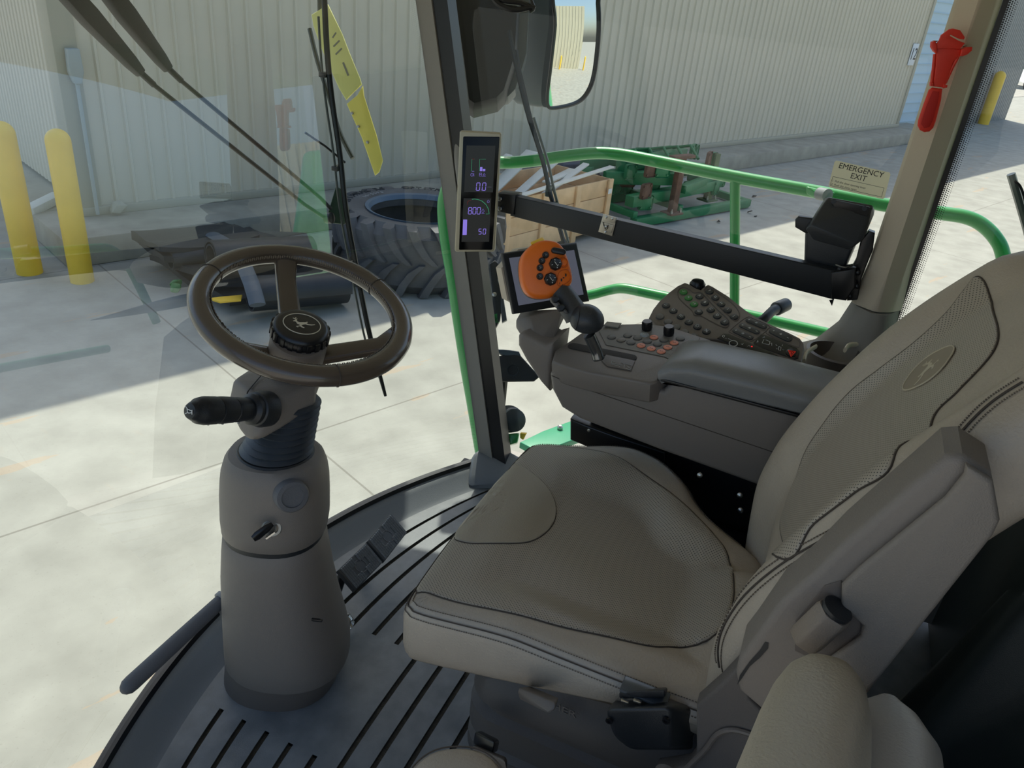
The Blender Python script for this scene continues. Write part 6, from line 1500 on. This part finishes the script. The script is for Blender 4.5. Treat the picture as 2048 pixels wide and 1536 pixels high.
bm = B(); tube(bm, [p - MNm * ((p - gc).length ** 2 / (2 * rad) - .003) for p in edge], .006, 8, closed=True); obj('mirror_gasket', bm, BLACKM, mr)
bm = B(); R_ = []
lft = (U(1080, 100, d=2.55) - U(1140, 100, d=2.55)).normalized()
for s_, h, sh in ((1.03, -.035, 0), (1.05, -.05, .01), (1.04, -.10, .05), (.85, -.15, .07), (.4, -.17, .07)):
    R_.append([bm.verts.new(gc + (p - gc) * s_ + MNm * h + lft * sh) for p in G3])
skin(bm, R_); obj('mirror_shell', bm, mat('mirror_shell', (84, 92, 96), .35), mr, ang=60)
# what the mirror shows behind the machine: the machine's green flank and a second shed
mf2 = thing('combine_harvester', (2.3, -3.2, G), 'green flank of the machine behind the cab, seen in the side mirror', 'machine')
bm = B(); hull(bm, [(x, y, z) for x in (-.3, 2.35) for y, z in ((-1.3, -.6), (-1.3, .55), (-7, -.9), (-7, .9), (-6.5, 1.6), (-2.2, 1.5))], .05); bd = obj('side_panel', bm, GREEN, mf2)
bm = B(); prism(bm, [(2.36, y, z) for y, z in ((-1.6, .1), (-6.6, .5), (-6.6, .66), (-1.6, .24))], (.01, 0, 0)); obj('yellow_stripe', bm, YEL, bd)
for y in (-2.6, -6.2):
    bm = B(); r = .85 if y > -4 else .6; lathe(bm, [(r * .5, -.3), (r * .95, -.3), (r, -.2), (r, .2), (r * .95, .3), (r * .5, .3)], (2.1, y, G + r), XV, 36); wl = obj('wheel', bm, TYRE, mf2)
    bm = B(); lathe(bm, [(.02, .0), (r * .5, .05), (r * .52, .29), (.05, .2)], (2.1, y, G + r), XV, 24); obj('wheel_rim', bm, YEL, wl)
bm = B(); box(bm, (3.0, -24, 1.2), (11, 10, 6)); x = -2.4
while x < 8.5: box(bm, (x, -18.98, 1.2), (.05, .05, 6)); x += .5
struct(obj('wall_back_shed', bm, mat('shed_siding', (214, 206, 178), .5)))
for k, x in enumerate((5.2, 9.2)):
    bm = B(); lathe(bm, [(.13, 0), (.13, 1.2), (.09, 1.3), (.004, 1.35)], (x, -18.2, G), ZV, 16); tag(obj('bollard', bm, YEL), ['yellow bollard seen in the side mirror, nearer the machine', 'yellow bollard seen in the side mirror, by the shed corner'][k], 'bollard', 'bollards in the mirror')
# ---- front wipers
def wiper(pa, knee, tip, name_label, pa2):
    t = thing('windshield_wiper', UWS(*tip, .05), name_label, 'wiper', 'windshield wipers')
    A_ = UWS(*pa, .05); K_ = UWS(*knee, .045); K2 = UWS(knee[0] + 25, knee[1] + 22, .045); T_ = UWS(*pa2, .05); T2 = UWS(*tip, .05)
    bm = B(); x_ = (K_ - A_).normalized(); up_ = Vector((0, 1, -.2)).normalized(); y_ = up_.cross(x_).normalized(); z_ = x_.cross(y_)
    rows = [[bm.verts.new(q + y_ * a * w_ + z_ * b * h_) for a, b in ((-1, -1), (1, -1), (1, 1), (-1, 1))] for q, w_, h_ in ((A_, .019, .012), (A_.lerp(K_, .3), .020, .012), (A_.lerp(K_, .85), .013, .010), (K_, .009, .008))]
    skin(bm, rows); bmesh.ops.recalc_face_normals(bm, faces=bm.faces[:]); bmesh.ops.bevel(bm, geom=bm.edges[:], offset=.003, segments=2, affect='EDGES', profile=.5, clamp_overlap=True); hd2 = obj('arm_head', bm, BLACK, t)
    bm = B(); lathe(bm, [(.006, -.01), (.006, .02)], A_.lerp(K_, .06) - up_ * .014, up_ * -1, 12); obj('pivot_bolt', bm, CHROME, hd2)
    bm = B(); tube(bm, [K_ - x_ * .01, K2], .0065, 10); tube(bm, [K2, T_, T2], .0048, 10); obj('arm_rod', bm, BLACK, t)
    return t, T2
w1, e1_ = wiper((130, -20), (283, 148), (650, 436), 'lower of two parallel wiper arms crossing the windshield', (608, 408))
w2, e2_ = wiper((215, -20), (338, 140), (662, 418), 'upper of two parallel wiper arms crossing the windshield', (640, 395))
wb = thing('windshield_wiper', UWS(700, 400, .04), 'long upright wiper blade near the windshield edge', 'wiper')
bl = [UWS(px, py, .03) for px, py in ((648, -20), (654, 100), (664, 200), (680, 310), (692, 420), (712, 530), (733, 640), (752, 720), (771, 792))]
bl = cr(bl, 4); bm = B(); tube(bm, bl, [.005] * (len(bl) - 6) + [.005, .0045, .004, .004, .0035, .003], 8, flat=1.4); obj('blade_rubber', bm, BLACKM, wb)
bm = B(); tube(bm, [p + Vector((-.010, .012, 0)) for p in bl[2:-4]], .003, 8); obj('blade_spine', bm, mat('blade_steel', (60, 66, 64), .35), wb)
bm = B(); tube(bm, [p + Vector((.010, .014, 0)) for p in bl[6:-2]], .002, 6); obj('blade_spoiler', bm, mat('olive_black', (58, 62, 50), .4), wb)
for f_ in (.2, .42, .62, .82):
    p = bl[int(f_ * len(bl))]; bm = B(); box(bm, p + Vector((0, .012, 0)), (.03, .018, .012), None, .002); obj('blade_clip', bm, BLACK, wb)
bm = B(); hull(bm, [UWS(px, py, o) for px, py, o in ((672, 372, .06), (688, 380, .06), (700, 420, .06), (690, 450, .06), (650, 445, .06), (660, 425, .06), (672, 372, .09), (690, 400, .09), (690, 448, .09), (655, 440, .09))], .004); obj('blade_carrier', bm, mat('dark_green_casting', (40, 70, 52), .4), wb)
bm = B(); lathe(bm, [(.014, -.006), (.014, .012), (.006, .014)], UWS(656, 436, .05), (0, -1, .2), 18); obj('carrier_pivot', bm, BLACKM, wb)
for k, pp in enumerate([[(610, 265), (650, 292), (690, 325)]]):
    bm = B(); tube(bm, [UWS(px, py, .05) for px, py in pp], .003, 8); obj('washer_pipe', bm, BLACKM, wb)
# ---- side window wiper
sw = thing('side_window_wiper', U(1080, 300, x=2.0), 'slanting wiper blade outside the right side window', 'wiper')
bm = B(); sp = [U(px, py, x=1.995) for px, py in ((1018, 60), (1030, 120), (1046, 190), (1058, 235), (1085, 320), (1100, 385), (1115, 440), (1128, 486))]; sp = cr(sp, 4); tube(bm, sp, .0065, 8); obj('blade_rubber', bm, BLACKM, sw)
bm = B(); tube(bm, [p + Vector((.014, -.008, 0)) for p in sp[12:]], .004, 6); obj('blade_spine', bm, mat('blade_grey', (96, 104, 100), .3), sw)
bm = B(); tube(bm, [U(1030, 100, x=2.03), U(1036, 140, x=2.03), U(1060, 240, x=2.02), U(1075, 285, x=2.01)], [.009, .009, .008, .006], 8); obj('wiper_arm', bm, BLACK, sw)
for q in (U(1098, 382, x=2.0), U(1108, 415, x=2.0)):
    bm = B(); box(bm, q, (.02, .016, .03), None, .003); obj('blade_clip', bm, mat('blade_grey', (96, 104, 100), .3), sw)
# rear side wiper at the far right
rw = thing('side_window_wiper', U(2035, 400, x=2.1), 'short wiper blade end at the far right edge behind the beige pillar', 'wiper')
bm = B(); tube(bm, [U(2022, 348, x=2.08), U(2036, 395, x=2.08), U(2052, 450, x=2.08), U(2070, 520, x=2.08)], .009, 8, flat=1.4); obj('blade_rubber', bm, mat('blade_grey', (96, 104, 100), .3), rw)
bm = B(); tube(bm, cr([U(2028, 362, x=2.07), U(2040, 372, x=2.07), U(2050, 400, x=2.07), U(2056, 440, x=2.07)], 5), .003, 6); obj('washer_hose', bm, BLACKM, rw)
# ---- yellow slotted plates added outside the windshield in place of a reflection
yb = thing('yellow_reflection', UWS(700, 150, .3), 'added yellow slotted plates outside the windshield, standing in for a reflection in the glass', 'bracket')
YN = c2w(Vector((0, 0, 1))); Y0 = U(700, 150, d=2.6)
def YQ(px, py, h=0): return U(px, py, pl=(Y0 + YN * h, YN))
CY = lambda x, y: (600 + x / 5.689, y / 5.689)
PY = mat('pale_yellow_reflection', (226, 224, 140), .45)
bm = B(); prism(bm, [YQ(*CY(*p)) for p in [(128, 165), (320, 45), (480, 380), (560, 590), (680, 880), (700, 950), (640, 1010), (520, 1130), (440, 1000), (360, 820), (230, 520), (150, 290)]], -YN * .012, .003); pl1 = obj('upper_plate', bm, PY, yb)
bm = B(); prism(bm, [YQ(*CY(*p)) for p in [(530, 1180), (650, 1080), (715, 970), (725, 1080), (870, 1536), (940, 1820), (900, 1950), (850, 1990), (700, 1560)]], -YN * .012, .003); pl2 = obj('lower_plate', bm, mat('reflection_yellow', (236, 222, 110), .45), yb)
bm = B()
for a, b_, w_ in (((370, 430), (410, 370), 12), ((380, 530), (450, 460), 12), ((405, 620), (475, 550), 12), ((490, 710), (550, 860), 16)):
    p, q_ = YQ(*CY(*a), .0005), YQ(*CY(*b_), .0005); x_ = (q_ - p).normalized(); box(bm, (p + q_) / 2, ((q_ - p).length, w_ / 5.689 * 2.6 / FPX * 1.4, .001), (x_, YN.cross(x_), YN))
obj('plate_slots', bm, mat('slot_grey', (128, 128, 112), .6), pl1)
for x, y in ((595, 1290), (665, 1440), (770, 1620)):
    bm = B(); lathe(bm, [(.005, 0), (.005, .004), (.002, .005)], YQ(*CY(x, y), 0), YN, 10); obj('reflection_bolt', bm, STEEL, pl2)
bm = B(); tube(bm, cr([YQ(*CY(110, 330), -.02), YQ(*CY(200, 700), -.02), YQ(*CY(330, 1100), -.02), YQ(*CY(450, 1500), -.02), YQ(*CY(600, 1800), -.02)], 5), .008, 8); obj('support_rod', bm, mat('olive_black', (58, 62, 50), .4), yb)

p_ = YQ(640, 12, -.01); bm = B(); tube(bm, [p_ - ZV * .06, p_ + ZV * .1, Vector((p_.x, min(p_.y, 1.75), 1.64))], .009, 8); obj('hanger_rod', bm, mat('olive_black', (58, 62, 50), .4), yb)  # rod added to hang the reflection stand-in from the roof
p_ = U(1010, 735, d=2.66); bm = B(); tube(bm, [p_, p_ - ZV * .25, Vector((1.98, p_.y, p_.z - .3)), Vector((1.93, p_.y, -.06))], .015, 8); obj('lamp_stay', bm, BLACKM, sb_)
